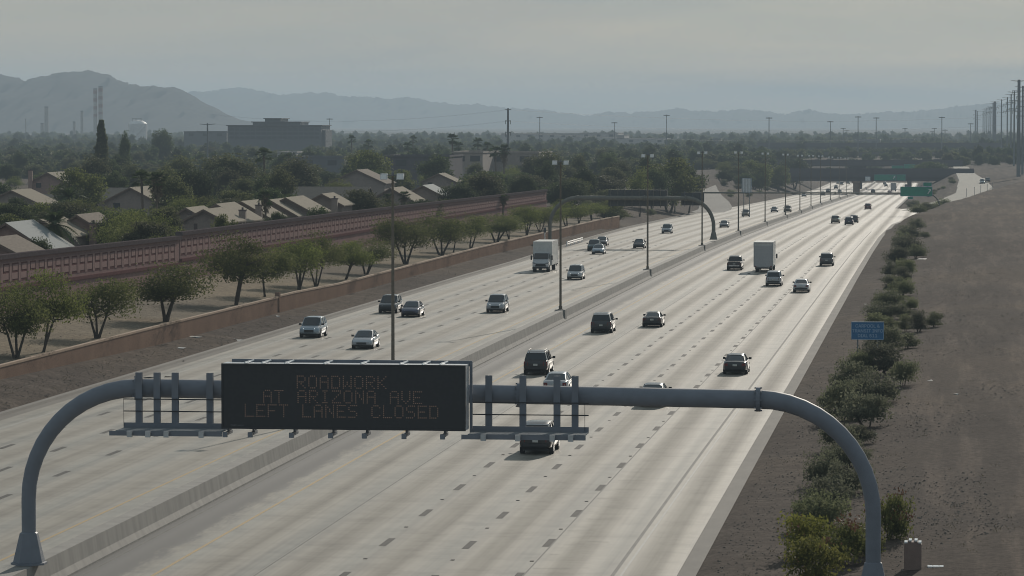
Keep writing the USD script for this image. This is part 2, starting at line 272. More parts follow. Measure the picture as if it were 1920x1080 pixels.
def ground_z(x, y):
    pl = ipl(y, PLAIN); r = float(rz(y)) - .35
    if x <= -79.0: 
        return pl
    if y > 2000: return float(np.interp(y, [2000, 2070], [rz(y) - .3, pl]))
    if x < XL(y):
        if y < 720:
            if x < -64.7: return ipl(x, [(-79, pl), (-72, max(pl - .5, ipl(y, WTOP) - .1)), (-64.5, ipl(y, WTOP) - .45)])
            return ipl(x, [(-64.6, ipl(y, WBASE)), (XL(y), float(rz(y)) + .05)]) if y < 690 else ipl(x, [(-66, ipl(y, WBASE)), (XL(y), float(rz(y)) + .05)])
        if 960 < y < 1560:
            c, w, lv = ramp_l(y)
            if x < c - w: return ipl(x, [(min(-79.0, c - w - 7), min(pl, lv + 2)), (c - w - 4, lv - .8)])
            if x <= c + w + 3: return lv - .8
            return ipl(x, [(c + w + 3, lv - .8), (XL(y), float(rz(y)) + .05)]) if c + w + 3 < XL(y) else r
        return ipl(x, [(-79 - max(0, min(10, (y - 720) / 20)), pl), (XL(y), float(rz(y)) + .05)])
    if x <= XR(y): return r
    hr = .55 + .35 * math.sin(y * .013) * .3
    if y < 690:
        return ipl(x, [(XR(y), float(rz(y)) + .04), (XR(y) + 3.2, float(rz(y)) * .7 + .18), (-2.0, hr + min(0., float(rz(y)) * .25)), (6, .95), (60, 1.3), (400, 1.0)])
    xe = ipl(y, XE); c, w, lv = ramp_r(max(y, 1000))
    if y < 1000:
        lo = float(rz(y)) + .04
        return ipl(x, [(XR(y), lo), (min(xe - 6, XR(y) + 2) if xe - 6 > XR(y) else XR(y) + .5, lo + .2), (max(xe, XR(y) + 3), 1.0), (max(xe, XR(y) + 3) + 60, 1.3)])
    if y > 1900: return ipl(x, [(XR(y), float(rz(y)) + .04), (XR(y) + 22, -2.5)])
    top = ipl(y, [(1000, 1.1), (1200, .9), (1500, -.6), (1900, -2.5)])
    if x < c - w: return ipl(x, [(XR(y), float(rz(y)) + .04), (max(c - w - 1, XR(y) + 1), lv - .15)])
    if x <= c + w: return lv - .5
    return ipl(x, [(c + w, lv - .5), (max(c + w + 4, xe - 7), lv + .2), (max(xe, c + w + 12), top), (max(xe, c + w + 12) + 80, top)])
ys = np.concatenate([np.arange(60, 700, 10), np.concatenate([np.arange(700, 1990, 12), np.arange(1990, 2110, 8)]), [2200, 2400, 2700, 3200, 4000, 6000, 9000, 14000, 19000, 20500]])
xs = np.concatenate([[-23000, -9000, -3000, -1000, -400, -200, -120], np.arange(-104, -81, 4), [-80, -78, -75, -72, -68, -66, -64.8, -64.6, -63.8, -63, -62, -61, -60.2, -59, -50, -37, -14, -12.6, -11.6, -9.5, -8], np.arange(-7, 30, 1.6), np.arange(32, 90, 6), [120, 200, 400, 1000, 3000, 9000, 23000]])
P = np.array([[[x, y, ground_z(float(x), float(y))] for x in xs] for y in ys])
inner = (np.abs(P[..., 0]) < 120)
P[..., 2] += np.where(inner & (P[..., 0] > -3), (meshkit.fbm(P * [.15, .05, 0], 3) - .5) * .5, 0) * np.clip((P[..., 0] + 3) / 5, 0, 1)
obj('ground', grid(P), 'desert', smooth=True, kind='structure')

# ------------------------------------------------------------------ roads
yr = np.concatenate([np.arange(80, 1300, 14), np.arange(1300, 2021, 40)])
obj('road', strip(-35.76, lambda y: XR(y) - .78, yr), 'concrete_right', kind='structure', label='eastbound concrete carriageway carrying traffic away', smooth=False)
obj('road', strip(lambda y: XL(y) + 1.25, -37.04, yr), 'concrete_left', kind='structure', label='westbound concrete carriageway carrying oncoming traffic')
obj('gutter', strip(lambda y: XR(y) - .78, XR, yr[yr < 1030], -.01), 'gutter_concrete', kind='structure')
obj('gutter', strip(lambda y: XR(y) - .78, XR, yr[yr > 1036], -.01), 'gutter_concrete', kind='structure')
obj('gutter', strip(lambda y: XL(y) + .45, lambda y: XL(y) + 1.25, yr, -.012), 'gutter_dirt', kind='structure')
cs = [np.array([[XL(y) - .15, y, rz(y) - .4], [XL(y) - .15, y, rz(y) + .13], [XL(y) + .38, y, rz(y) + .15], [XL(y) + .46, y, rz(y) - .05]]) for y in yr if y < 965]
obj('kerb', loft(cs), 'gutter_concrete', kind='structure')
ry = np.arange(1000, 1721, 12)
obj('ramp', loft([[(ramp_r(y)[0] - ramp_r(y)[1], y, ramp_r(y)[2] + .03), (ramp_r(y)[0] + ramp_r(y)[1], y, ramp_r(y)[2] + .03), (ramp_r(y)[0] + ramp_r(y)[1] + .8, y, ramp_r(y)[2] - 1.2), (ramp_r(y)[0] - ramp_r(y)[1] - .8, y, ramp_r(y)[2] - 1.2)] for y in ry]), 'ramp_concrete', kind='structure', label='curving exit ramp climbing to the overpass')
ly = np.arange(960, 1561, 12)
obj('ramp', loft([[(ramp_l(y)[0] - ramp_l(y)[1], y, ramp_l(y)[2] + .03), (ramp_l(y)[0] + ramp_l(y)[1], y, ramp_l(y)[2] + .03), (ramp_l(y)[0] + ramp_l(y)[1] + .8, y, ramp_l(y)[2] - 1.2), (ramp_l(y)[0] - ramp_l(y)[1] - .8, y, ramp_l(y)[2] - 1.2)] for y in ly]), 'ramp_grey', kind='structure', label='entry ramp sloping down from the overpass')
# painted lines
def line(x, w, mat_, y0, y1, off=.004, name='edge_line'):
    obj(name, strip(x - w / 2, x + w / 2, np.arange(y0, y1 + 1, 15), off), mat_, kind='structure')
line(-32.4, .16, 'yellow_paint', 100, 1700); line(-40.0, .16, 'yellow_paint', 100, 1700)
line(-13.45, .16, 'crack_seal', 100, 700, name='pavement_joint'); line(-13.1, .10, 'white_paint', 100, 990, name='edge_line')
line(-17.12, .07, 'crack_seal', 100, 600, name='pavement_joint'); line(-28.2, .06, 'crack_seal', 100, 420, name='pavement_joint')
line(-57.3, .12, 'white_paint', 100, 1000); line(-36.3 + 1.0, .10, 'crack_seal', 100, 900, name='pavement_joint')
def dashes(x, y0, n, name='lane_mark'):
    for k in range(n):
        a = y0 + 12.15 * k; yy = np.array([a - 1.5, a + 1.5])
        obj(name, strip(x - .16, x + .16, yy, .004), 'black_tape', kind='structure')
for x, y0 in ((-24.55, 109.0), (-20.75, 108.4), (-17.32, 109.6)): dashes(x, y0, 46)
for x, y0 in ((-53.75, 226.1 - 12.15 * 6), (-50.35, 200.5 - 12.15 * 5), (-46.65, 186.4 - 12.15 * 5)): dashes(x, y0, 40)
rc = np.random.default_rng(5); cr = []
for k in range(70):
    y = 108 + 4.6 * k + float(rc.normal() * .2); a = -17.0 + float(rc.uniform(0, .8)) * (k % 3); L_c = float(rc.uniform(.4, 1.9)); h_ = float(rc.uniform(.025, .05))
    cr.append(strip(a, a + L_c, np.array([y, y + h_]), .006))
    if k % 4 == 0: cr.append(strip(-28 + float(rc.uniform(0, 9)), -28 + float(rc.uniform(0, 9)), np.array([y, y + .04]), .005))
obj('pavement_crack', cr, 'crack_seal', kind='stuff', label='short dark cracks across the right lane slabs', cat='cracks')
def stuff_marks():
    ms = []
    for x in (-24.55, -20.75, -17.32):
        for k in range(46): 
            y = 109 + 12.15 * k + 6; ms.append(cbox((x + .05 * math.sin(k), y, float(rz(y)) + .012), (.16, .22, .02)))
    r = np.random.default_rng(3)
    return ms
obj('road_reflector', stuff_marks(), 'black_tape', kind='stuff', label='small dark reflectors between the lane marks of the carriageway', cat='reflectors')

# ------------------------------------------------------------------ median barrier
BY = np.concatenate([np.arange(90, 1300, 15), np.arange(1300, 2001, 50)])
bar = thing('median_barrier', 'long stained concrete barrier between the two carriageways', 'barrier')
obj('barrier_body', loft([np.array([[-35.76, y, rz(y) - .3], [-35.76, y, rz(y) + .08], [-35.92, y, rz(y) + .35], [-36.02, y, rz(y) + 1.05], [-36.72, y, rz(y) + 1.05], [-36.86, y, rz(y) + .35], [-37.03, y, rz(y) + .08], [-37.03, y, rz(y) - .3]])[::-1] for y in BY]), 'barrier_concrete', bar)
POLE_Y = [236.0, 342.1, 445.1, 547.6, 646.6, 745.5, 843.3, 930, 1010, 1090, 1190, 1290, 1390]
for y in POLE_Y:
    obj('pedestal', box(-36.85, -35.82, y - .7, y + .7, float(rz(y)) - .1, float(rz(y)) + 1.12), 'barrier_concrete', bar)

# ------------------------------------------------------------------ low block wall and patterned sound wall on the left
low = thing('block_wall', 'low tan block wall with pale cap along the left shoulder', 'wall')
secs = [(150, 345), (345.6, 720)]
for a, b in secs:
    yy = np.concatenate([np.arange(a, b, 9), [b]])
    obj('wall_face', loft([np.array([[-64.5, y, ipl(y, WBASE) - .6], [-64.5, y, ipl(y, WTOP) - .16], [-64.75, y, ipl(y, WTOP) - .16], [-64.75, y, ipl(y, WBASE) - .6]]) for y in yy]), 'block_tan', low)
    obj('cap', loft([np.array([[-64.45, y, ipl(y, WTOP) - .16], [-64.45, y, ipl(y, WTOP)], [-64.8, y, ipl(y, WTOP)], [-64.8, y, ipl(y, WTOP) - .16]]) for y in yy]), 'block_cap', low)
obj('pilaster', box(-64.85, -64.4, 345.0, 345.6, .4, 2.12), 'block_tan', low)
sw = thing('sound_wall', 'tall pink sound wall with a row of square tile motifs', 'wall')
TOPN = [(200, 8.0), (295, 7.58), (366.7, 6.93)]; TOPF = [(366.7, 7.32), (468, 6.85), (547, 6.35), (717, 5.25)]
for seg, (a, b, T) in enumerate(((250, 366.6, TOPN), (366.9, 717, TOPF))):
    nP = int((b - a) // 12.0)
    ed = np.linspace(a, b, nP + 1)
    led = lambda y: ipl(y, T) - ipl(y, [(295, 2.72), (366, 2.8), (468, 2.85), (717, 2.2)])
    for k in range(nP):                     # panels with thin joints
        y0, y1 = ed[k] + .02, ed[k + 1] - .02
        A = [np.array([[-79.0, y, ground_z(-80, y) - 1.0], [-79.0, y, led(y) - .3], [-79.35, y, led(y) - .3], [-79.35, y, ground_z(-80, y) - 1.0]]) for y in (y0, y1)]
        B = [np.array([[-79.06, y, led(y)], [-79.06, y, ipl(y, T) - .38], [-79.35, y, ipl(y, T) - .38], [-79.35, y, led(y)]]) for y in (y0, y1)]
        obj('wall_panel', [loft(A), loft(B)], 'stucco_pink', sw)
    yy = np.linspace(a, b, nP + 1)
    obj('ledge', loft([np.array([[-78.82, y, led(y) - .30], [-78.82, y, led(y)], [-79.4, y, led(y)], [-79.4, y, led(y) - .30]]) for y in yy]), 'stucco_groove', sw)
    obj('cap', loft([np.array([[-78.72, y, ipl(y, T) - .38], [-78.72, y, ipl(y, T)], [-79.5, y, ipl(y, T)], [-79.5, y, ipl(y, T) - .38]]) for y in yy]), 'stucco_cap', sw)
    W = 3.02; n = int((b - a) / W)
    for k in range(n):
        y = a + .1 + k * W; z0 = led(y + 1.5) + .32; h = ipl(y + 1.5, T) - .38 - .35 - z0
        def rect(u0, u1, v0, v1, x0=-79.06, d=.08): return box(x0, x0 + d, y + u0 * W, y + u1 * W, z0 + v0 * h, z0 + v1 * h)
        g = obj('motif', [rect(.0, .97, .0, 1.0, -79.06, .02)], 'stucco_groove', sw)
        obj('motif_tile', [rect(.0, .10, 0, 1, -79.04, .04), rect(.21, .72, .57, .87, -79.04, .04), rect(.10, .60, .13, .45, -79.04, .04), rect(.83, .97, .0, 1., -79.04, .04), rect(.10, .83, .955, 1.0, -79.04, .04), rect(.60, .72, .13, .45, -79.04, .04)], 'stucco_tile', g)

# ------------------------------------------------------------------ sign gantry in front
GY = 139.6; RB = .37
def gantry(name, label, y, xl, xr, zl, zr, zb, rad, corner=4.5, zbr=None, gm='steel_gantry'):
    zbr = zb if zbr is None else zbr
    t = thing(name, label, 'gantry')
    def arc(xp, z0, s, zb):                       # post with its bend, s = +1: bends to the right
        pts = [(xp, y, z0 + .6), (xp, y, (z0 + .6 + zb - corner) / 2), (xp, y, zb - corner)]
        for a in np.linspace(0, math.pi / 2, 13)[1:]:
            pts.append((xp + s * corner * (1 - math.cos(a)), y, zb - corner + corner * math.sin(a)))
        return pts
    obj('post', tube(arc(xl, zl, 1, zb), np.interp(np.arange(15), [0, 5, 14], [rad * .76, rad * .82, rad]), 20), gm, t, smooth=40)
    obj('post', tube(arc(xr, zr, -1, zbr), np.interp(np.arange(15), [0, 5, 14], [rad * .80, rad * .84, rad]), 20), gm, t, smooth=40)
    n = 3
    obj('beam', tube([(xl + corner, y, zb), ((xl + xr) / 2, y, (zb + zbr) / 2 + .02), (xr - corner, y, zbr)], rad, 20), gm, t, smooth=40)
    for x in (xl + corner, xr - corner, xl + corner + (xr - xl - 2 * corner) * .62):
        zf = zb + (zbr - zb) * (x - xl - corner) / (xr - xl - 2 * corner)
        f = tube([(x - .08, y, zf), (x + .08, y, zf)], rad * 1.32, 20); bolts = [cbox((x, y + rad * 1.2 * math.sin(a), zf + rad * 1.2 * math.cos(a)), (.3, .06, .06)) for a in np.arange(0, 6.28, .785)]
        obj('flange', [f] + bolts, gm, t)
    for x, z0 in ((xl, zl), (xr, zr)):
        obj('base', loft([np.array([[x + r_ * math.cos(a), y + r_ * math.sin(a), z0 + dz] for a in np.arange(8) * math.pi / 4 + .39]) for r_, dz in ((rad * 2.0, 0), (rad * 2.0, .08), (rad * 1.75, .1), (rad * 1.0, 1.25), (rad * .8, 1.3))]), gm, t)
    return t
ga = gantry('sign_gantry', 'grey curved steel gantry carrying the message sign over the near lanes', GY, -36.3, -2.55, 1.06, .35, 8.19, RB, zbr=7.97)
for px in (260, 294, 328, 393, 916, 980, 1044, 1078):
    x = at_y(px, 750, GY - .55)[0]
    obj('hanger', [box(x - .13, x + .13, GY - .56, GY - .53, 6.62, 8.85), box(x - .02, x + .02, GY - .53, GY - .42, 6.62, 8.85), box(x - .13, x + .13, GY - .42, GY - .39, 6.62, 8.85)], 'steel_gantry', ga)
    obj('bracket', [box(x - .05, x + .05, GY - 2.2, GY - .4, 6.50, 6.62), box(x - .1, x + .1, GY - 2.25, GY - 2.1, 6.42, 6.66)], 'steel_light', ga)
def catwalk(x0, x1):
    w = thing_part = obj('walkway', [box(x0, x1, GY - .62, GY - .58, 6.62, 6.86)], 'steel_gantry', ga)
    gr = [box(x0, x1, GY - 2.0, GY - 1.95, 6.60, 6.67)] + [box(x0, x1, GY - 2.0 + k * .1, GY - 1.975 + k * .1, 6.625, 6.66) for k in range(1, 14)] + [box(x, x + .03, GY - 2.0, GY - .62, 6.622, 6.655) for x in np.arange(x0, x1, .15)]
    obj('grating', gr, 'grating', w)
    obj('toe_board', box(x0 - .25, x1 + .02, GY - 2.06, GY - 2.02, 6.46, 6.64), 'steel_gantry', w)
    for z in (7.32, 7.80):
        obj('rail', tube([(x0, GY - .64, z), (x1, GY - .64, z)], .022, 8), 'black_panel', w)
    obj('cable', tube([(x0 + .02 if x0 < -25 else x1 - .15, GY - .66, 6.7), (x0 + .02 if x0 < -25 else x1 - .15, GY - .66, 7.8)], .010, 6), 'black_panel', w)
catwalk(at_y(232, 800, GY - .6)[0], -28.0); catwalk(-18.25, at_y(1104, 800, GY - .6)[0])

sg = thing('message_sign', 'black electronic message sign reading roadwork left lanes closed', 'message sign')
SY = GY - 1.95; SX0, SX1, SZ0, SZ1 = at_y(415, 700, SY)[0], at_y(873, 700, SY)[0], at_y(640, 806, SY)[2], at_y(640, 683, SY)[2]
obj('face', box(SX0 + .06, SX1 - .06, SY, SY + .05, SZ0 + .05, SZ1 - .05), 'black_panel', sg)
fr = obj('bezel', [box(SX0, SX1, SY - .03, SY + .06, SZ1 - .06, SZ1), box(SX0, SX1, SY - .03, SY + .06, SZ0, SZ0 + .06), box(SX0, SX0 + .06, SY - .03, SY + .06, SZ0 + .06, SZ1 - .06), box(SX1 - .06, SX1, SY - .03, SY + .06, SZ0 + .06, SZ1 - .06)], 'black_panel', sg)
obj('cabinet', box(SX0 + .01, SX1 - .01, SY + .06, SY + 1.05, SZ0 + .01, SZ1 - .01), 'alu_edge', sg)
obj('top_rail', [box(SX0 + .2, SX1 + .1, SY + 1.12, SY + 1.22, SZ1 - .12, SZ1 + .10), box(SX1 + .02, SX1 + .12, SY + 1.06, SY + 1.22, SZ0 - .2, SZ1 + .08)], 'steel_gantry', sg)
for px in (465, 497, 540, 613, 682, 755, 797, 830):
    x = at_y(px, 680, SY + .5)[0]
    obj('brace', tube([(x - .05, SY + .1, SZ1 + .03), (x + .12, SY + 1.15, SZ1 + .06)], .035, 8), 'lens', sg)
for px in (428, 475, 552, 625, 688, 762, 834):
    x = at_y(px, 815, SY + .5)[0]
    obj('foot', [box(x - .06, x + .06, SY - .15, SY + 1.1, SZ0 - .26, SZ0 - .14), box(x - .04, x + .04, SY + .5, SY + 1.1, SZ0 - .2, SZ0 + .02), box(x - .09, x + .09, SY - .2, SY - .05, SZ0 - .32, SZ0 - .12)], 'steel_gantry', sg)
FONT = {'A': '01110 10001 10001 11111 10001 10001 10001', 'C': '01110 10001 10000 10000 10000 10001 01110', 'D': '11110 10001 10001 10001 10001 10001 11110', 'E': '11111 10000 10000 11110 10000 10000 11111', 'F': '11111 10000 10000 11110 10000 10000 10000',
        'I': '01110 00100 00100 00100 00100 00100 01110', 'K': '10001 10010 10100 11000 10100 10010 10001', 'L': '10000 10000 10000 10000 10000 10000 11111', 'N': '10001 11001 10101 10101 10011 10001 10001', 'O': '01110 10001 10001 10001 10001 10001 01110',
        'R': '11110 10001 10001 11110 10100 10010 10001', 'S': '01111 10000 10000 01110 00001 00001 11110', 'T': '11111 00100 00100 00100 00100 00100 00100', 'V': '10001 10001 10001 10001 10001 01010 00100', 'W': '10001 10001 10001 10101 10101 11011 10001', 'Z': '11111 00001 00010 00100 01000 10000 11111'}
PT = .0762
def led_line(text, px_mid, py_top):
    c = at_y(px_mid, py_top, SY - .01); x = c[0] - len(text) * 6 * PT / 2 + PT / 2
    for ch in text:
        if ch != ' ':
            dots = [cbox((x + i * PT, SY - .006, c[2] - j * PT - PT / 2), (.040, .012, .040)) for j, row in enumerate(FONT[ch].split()) for i, b in enumerate(row) if b == '1']
            obj('letter', dots, 'led_amber', sg)
        x += 6 * PT
led_line('ROADWORK', 642, 704); led_line('AT ARIZONA AVE', 643.5, 731.5); led_line('LEFT LANES CLOSED', 641.5, 758.5)
def text(string, x, y, z, h, mat_, parent, name='lettering', depth=.006, bold=False, centre=True, rot=None):
    m = meshkit.text_mesh(string, h, depth, bold); w = m.bounds[1][0] - m.bounds[0][0]; V = np.array(m.vertices); V[:, 0] -= m.bounds[0][0] + (w / 2 if centre else 0)
    Q = np.stack([x + V[:, 0], y - V[:, 2], z + V[:, 1]], -1)
    obj(name, trimesh.Trimesh(Q, m.faces, process=False), mat_, parent)
c = at_y(433, 799, SY); text('Daktronics', c[0], SY - .001, c[2], .075, 'logo_grey', sg, centre=False, name='maker_name')

# second gantry, seen from behind its signs, over the oncoming lanes
g2 = gantry('sign_gantry', 'far grey gantry over the oncoming lanes with signs seen from behind', 574.8, -62.8, -36.3, -1.6, -.10, 6.55, .36, gm='steel_far')
sb = thing('back_sign', 'large sign on the far gantry seen from its dark ribbed back', 'road sign')
obj('panel', box(-53.4, -43.9, 575.6, 576.6, 5.25, 7.85), 'sign_back', sb)
for x in np.arange(-53.0, -43.8, 1.15): obj('rib', box(x - .06, x + .06, 575.4, 575.6, 5.0, 8.1), 'steel_far', sb)
sb2 = thing('back_sign', 'smaller dark sign back next to the ribbed one on the far gantry', 'road sign')
obj('panel', box(-41.6, -37.9, 575.6, 575.8, 5.4, 7.4), 'sign_back', sb2)
for x in (-41, -39.7, -38.4): obj('rib', box(x - .05, x + .05, 575.4, 575.6, 5.2, 7.6), 'steel_gantry', sb2)
# third gantry with a green guide sign
Y3 = 905.0; c3 = at_y(1600, 362, Y3)[2]
g3 = gantry('sign_gantry', 'distant thin gantry across the freeway before the overpass', Y3, -67.0, at_y(1762, 372, Y3)[0], float(rz(Y3)) + .2, float(rz(Y3)) + .6, c3, .2, corner=3.5, gm='steel_far')
def guide_sign(label, px0, py0, px1, py1, y, m='sign_green', lines=0, post=False, gz=None, arrow=False):
    a = at_y(px0, py0, y); b = at_y(px1, py1, y); t = thing('guide_sign', label, 'road sign')
    obj('panel', box(a[0], b[0], y - .1, y, b[2], a[2]), m, t)
    e = .12 if y < 400 else .2; w = 'sign_white'
    if y < 2000:
        obj('border', [box(a[0], b[0], y - .12, y - .1, a[2] - e * .4, a[2]), box(a[0], b[0], y - .12, y - .1, b[2], b[2] + e * .4), box(a[0], a[0] + e * .4, y - .12, y - .1, b[2], a[2]), box(b[0] - e * .4, b[0], y - .12, y - .1, b[2], a[2])], 'sign_letter_blue', t)
    if arrow:
        ax, az, s = b[0] - (b[0] - a[0]) * .08, (a[2] + b[2]) / 2, (a[2] - b[2]) * .2
        obj('arrow', [tube([(ax - s, y - .14, az - s * 1.3), (ax + s * .4, y - .14, az + s)], s * .25, 6), tube([(ax + s * .5, y - .14, az + s * .1), (ax + s * .5, y - .14, az + s * 1.1), (ax - s * .6, y - .14, az + s * 1.1)], s * .22, 6)], w, t)
    if post:
        for f in (.2, .8):
            x = a[0] + (b[0] - a[0]) * f; g0 = gz if gz is not None else float(rz(y))
            obj('post', box(x - .05, x + .05, y, y + .1, g0 - .3, a[2] - .1), 'pole_grey', t)
    return t, a, b
t, a, b = guide_sign('wide green guide sign with white arrow on the distant gantry', 1688, 350, 1748, 368, Y3 - .5, arrow=True)
guide_sign('green exit tab hanging above the wide green guide sign', 1731, 342, 1747, 349.4, Y3 - .5)
guide_sign('small green plate hanging below the wide green guide sign', 1702, 368.6, 1712, 373.5, Y3 - .5)
# blue roadside sign
YB = 269.4; bz = ground_z(-5.4, YB)
t, a, b = guide_sign('blue carpool and transit information sign on two posts beside the shrubs', 1596, 603, 1657.5, 637, YB, m='sign_blue', post=True, gz=bz)
mx = (a[0] + b[0]) / 2; hh = (a[2] - b[2])
for k, s in enumerate(('CARPOOL &', 'TRANSIT INFO', 'DIAL 511')):
    text(s, mx, YB - .101, a[2] - hh * (.32 + .27 * k), .235, 'sign_letter_blue', t, bold=True)
# ------------------------------------------------------------------ overpass and flyovers in the distance
YO = 1545.0
br = thing('overpass_bridge', 'dark concrete overpass with one median pier crossing the whole freeway', 'bridge')
zs_, zt_ = at_y(1600, 339.5, YO)[2], at_y(1600, 317, YO)[2]
bx0, bx1 = at_y(1425, 340, YO)[0], at_y(1800, 340, YO)[0]
obj('deck', box(bx0 - 8, bx1 + 6, YO, YO + 26, zs_ + 1.9, zt_ - 1.0), 'bridge_concrete', br)
obj('parapet', [box(bx0 - 8, bx1 + 6, YO - .15, YO + .15, zs_ + 1.6, zt_), box(bx0 - 8, bx1 + 6, YO + 25.7, YO + 26, zs_ + 1.6, zt_)], 'bridge_concrete', br)
for k in range(10): obj('girder', box(bx0 - 2, bx1, YO + .6 + k * 2.6, YO + 1.5 + k * 2.6, zs_, zs_ + 1.9), 'bridge_concrete', br)
obj('pier', [box(-37.6, -35.2, YO + 1, YO + 24, float(rz(YO)) - .5, zs_), box(-38.2, -34.6, YO + .6, YO + 25, zs_ - .9, zs_)], 'block_tan', br)
for xa in (bx0 - 2, bx1): obj('abutment', box(xa - 4, xa + 1.2, YO + .4, YO + 25.6, float(rz(YO)) - 4, zs_ + 1.8), 'bridge_concrete', br)
def sidefill():
    pass
def flat_bridge(name, label, y, px0, px1, py_t, py_b, depth=12, piers=()):
    a, b = at_y(px0, py_t, y), at_y(px1, py_b, y); t = thing(name, label, 'bridge')
    obj('deck', box(a[0], b[0], y, y + depth, b[2], a[2] - .9), 'bridge_concrete', t)
    obj('parapet', [box(a[0], b[0], y - .1, y + .2, b[2] + .4, a[2])], 'bridge_concrete', t)
    for px in piers:
        x = at_y(px, py_b, y)[0]; obj('pier', [tube([(x, y + depth / 2, -17), (x, y + depth / 2, b[2])], 1.1, 8), box(x - 3, x + 3, y + 1, y + depth - 1, b[2] - 1.4, b[2])], 'bridge_concrete', t)
flat_bridge('overpass_bridge', 'second lower bridge deck just behind the first overpass', 1760, 1340, 1806, 299.5, 312, 14, (1612, 1705))
flat_bridge('flyover_bridge', 'long level flyover on the skyline above the overpasses', 2380, 1420, 1880, 267.5, 276.5, 12, (1450, 1495, 1540, 1585, 1630, 1675, 1720, 1765, 1810, 1850))
flat_bridge('flyover_bridge', 'sloping lower flyover deck between the skyline flyover and the overpass', 2150, 1545, 1850, 285.5, 292, 11, (1570, 1620, 1670, 1720, 1770, 1820))
guide_sign('left large green guide sign mounted on the overpass parapet', 1639, 327, 1680, 338.5, YO - .6, arrow=True)
guide_sign('right smaller green guide sign mounted on the overpass parapet', 1681, 327, 1698, 338.5, YO - .6)
guide_sign('upper green guide sign above the second bridge deck', 1672, 310.5, 1694, 317.5, 1752)
guide_sign('taller green guide sign right of the upper one above the second bridge deck', 1695, 307.5, 1716, 317.5, 1752)
guide_sign('small white sign on the median under the overpass edge', 1622, 331, 1632, 339, YO - 1.0, m='sign_white')
t, a, b = guide_sign('pale grey back of a tall roadside sign beside the entry ramp', 1391, 334, 1409, 361, 880, m='lamp_housing')
for f in (.2, .8): obj('post', box(a[0] + (b[0] - a[0]) * f - .1, a[0] + (b[0] - a[0]) * f + .1, 880, 880.2, -5.2, a[2]), 'pole_grey', t)
for f in np.linspace(.1, .9, 6): obj('seam', box(a[0] + (b[0] - a[0]) * f - .03, a[0] + (b[0] - a[0]) * f + .03, 879.84, 879.9, b[2], a[2]), 'sign_back', t)
gr_ = thing('guardrail', 'short white painted guardrail on the far left shoulder', 'guardrail')
for k in range(5):
    y = 578 + k * 7; obj('post', box(-60.4 - k * .08 - .08, -60.4 - k * .08 + .08, y - .08, y + .08, float(rz(y)) - .2, float(rz(y)) + .85), 'lens', gr_)
obj('rail', [loft([np.array([[-60.35 - (y - 578) * .012, y, rz(y) + z0], [-60.28 - (y - 578) * .012, y, rz(y) + z0], [-60.28 - (y - 578) * .012, y, rz(y) + z0 + .14], [-60.35 - (y - 578) * .012, y, rz(y) + z0 + .14]]) for y in np.linspace(578, 606, 6)]) for z0 in (.38, .68)], 'lens', gr_)

# ------------------------------------------------------------------ light poles on the median
def build_light(t):
    obj('pole', tube([(0, 0, 0), (0, 0, .35), (0, 0, .36), (0, 0, 7), (0, 0, 14.4)], [.17, .17, .125, .105, .075], 12), 'weathered_steel', t, smooth=40)
    obj('anchor_plate', cbox((0, 0, .03), (.5, .5, .06)), 'weathered_steel', t)
    obj('crossarm', [tube([(-.62, 0, 14.25), (.62, 0, 14.25)], .045, 8), tube([(0, 0, 14.2), (0, 0, 14.5)], .09, 8)], 'pole_grey', t)
    for s in (-1, 1):
        V = np.array([[-.21, -.30, -.02], [.21, -.30, -.02], [.21, .24, -.02], [-.21, .24, -.02], [-.25, -.30, -.42], [.25, -.30, -.42], [.21, .24, -.14], [-.21, .24, -.14]])
        m = trimesh.convex.convex_hull(V); m.apply_translation((s * .55, -.1, 14.38))
        L = obj('luminaire', m, 'lamp_housing', t)
        obj('lens', box(s * .55 - .19, s * .55 + .19, -.414, -.402, 14.00, 14.30), 'lens', L)
for k, y in enumerate(POLE_Y):
    lab = ['nearest median light pole, rising right behind the message sign', 'second median light pole, beside the white box truck', 'third median light pole along the barrier', 'fourth median light pole, standing by the far gantry post', 'fifth median light pole along the barrier', 'sixth median light pole along the barrier', 'seventh median light pole along the barrier'][k] if k < 7 else ['eighth', 'ninth', 'tenth', 'eleventh', 'twelfth', '13th'][k - 7] + ' median light pole along the barrier, tiny and far'
    proto_or_dup('light', build_light, 'light_pole', lab, 'street light', (-36.35, y, float(rz(y)) + 1.1), 0, 'twin light poles on the median')

# ------------------------------------------------------------------ vehicles
def paint(name, c, rough=.32, metal=.25): mat('paint_' + name, c, rough=rough, metal=metal, var=.03, coat=.6, scale=2)
for n_, c_ in dict(black=(.016, .017, .019), charcoal=(.035, .037, .041), grey=(.10, .105, .11), silver=(.31, .33, .35), white=(.42, .435, .45), blue=(.05, .08, .14), ice=(.27, .33, .38), teal=(.03, .06, .065), red=(.10, .016, .016), tan=(.22, .19, .15), navy=(.02, .024, .05)).items(): paint(n_, c_)
mat('car_glass', (.012, .014, .016), rough=.08, var=.0, coat=.4); mat('tyre', (.018, .018, .018), rough=.85); mat('rim', (.35, .36, .37), rough=.35, metal=.8); mat('plastic', (.025, .025, .027), rough=.6)
mat('tail_red', (.12, .010, .010), rough=.25); mat('headlamp', (.7, .72, .75), rough=.1, metal=.3); mat('headlamp_lit', (1.0, .98, .92), rough=.2, emit=2.2); mat('plate', (.45, .45, .42), rough=.5); mat('box_white', (.54, .535, .515), rough=.5, var=.05); mat('roll_door', (.36, .36, .37), rough=.55, var=.05, vscale=(1, 1, 9)); mat('chrome', (.5, .5, .52), rough=.2, metal=.9)
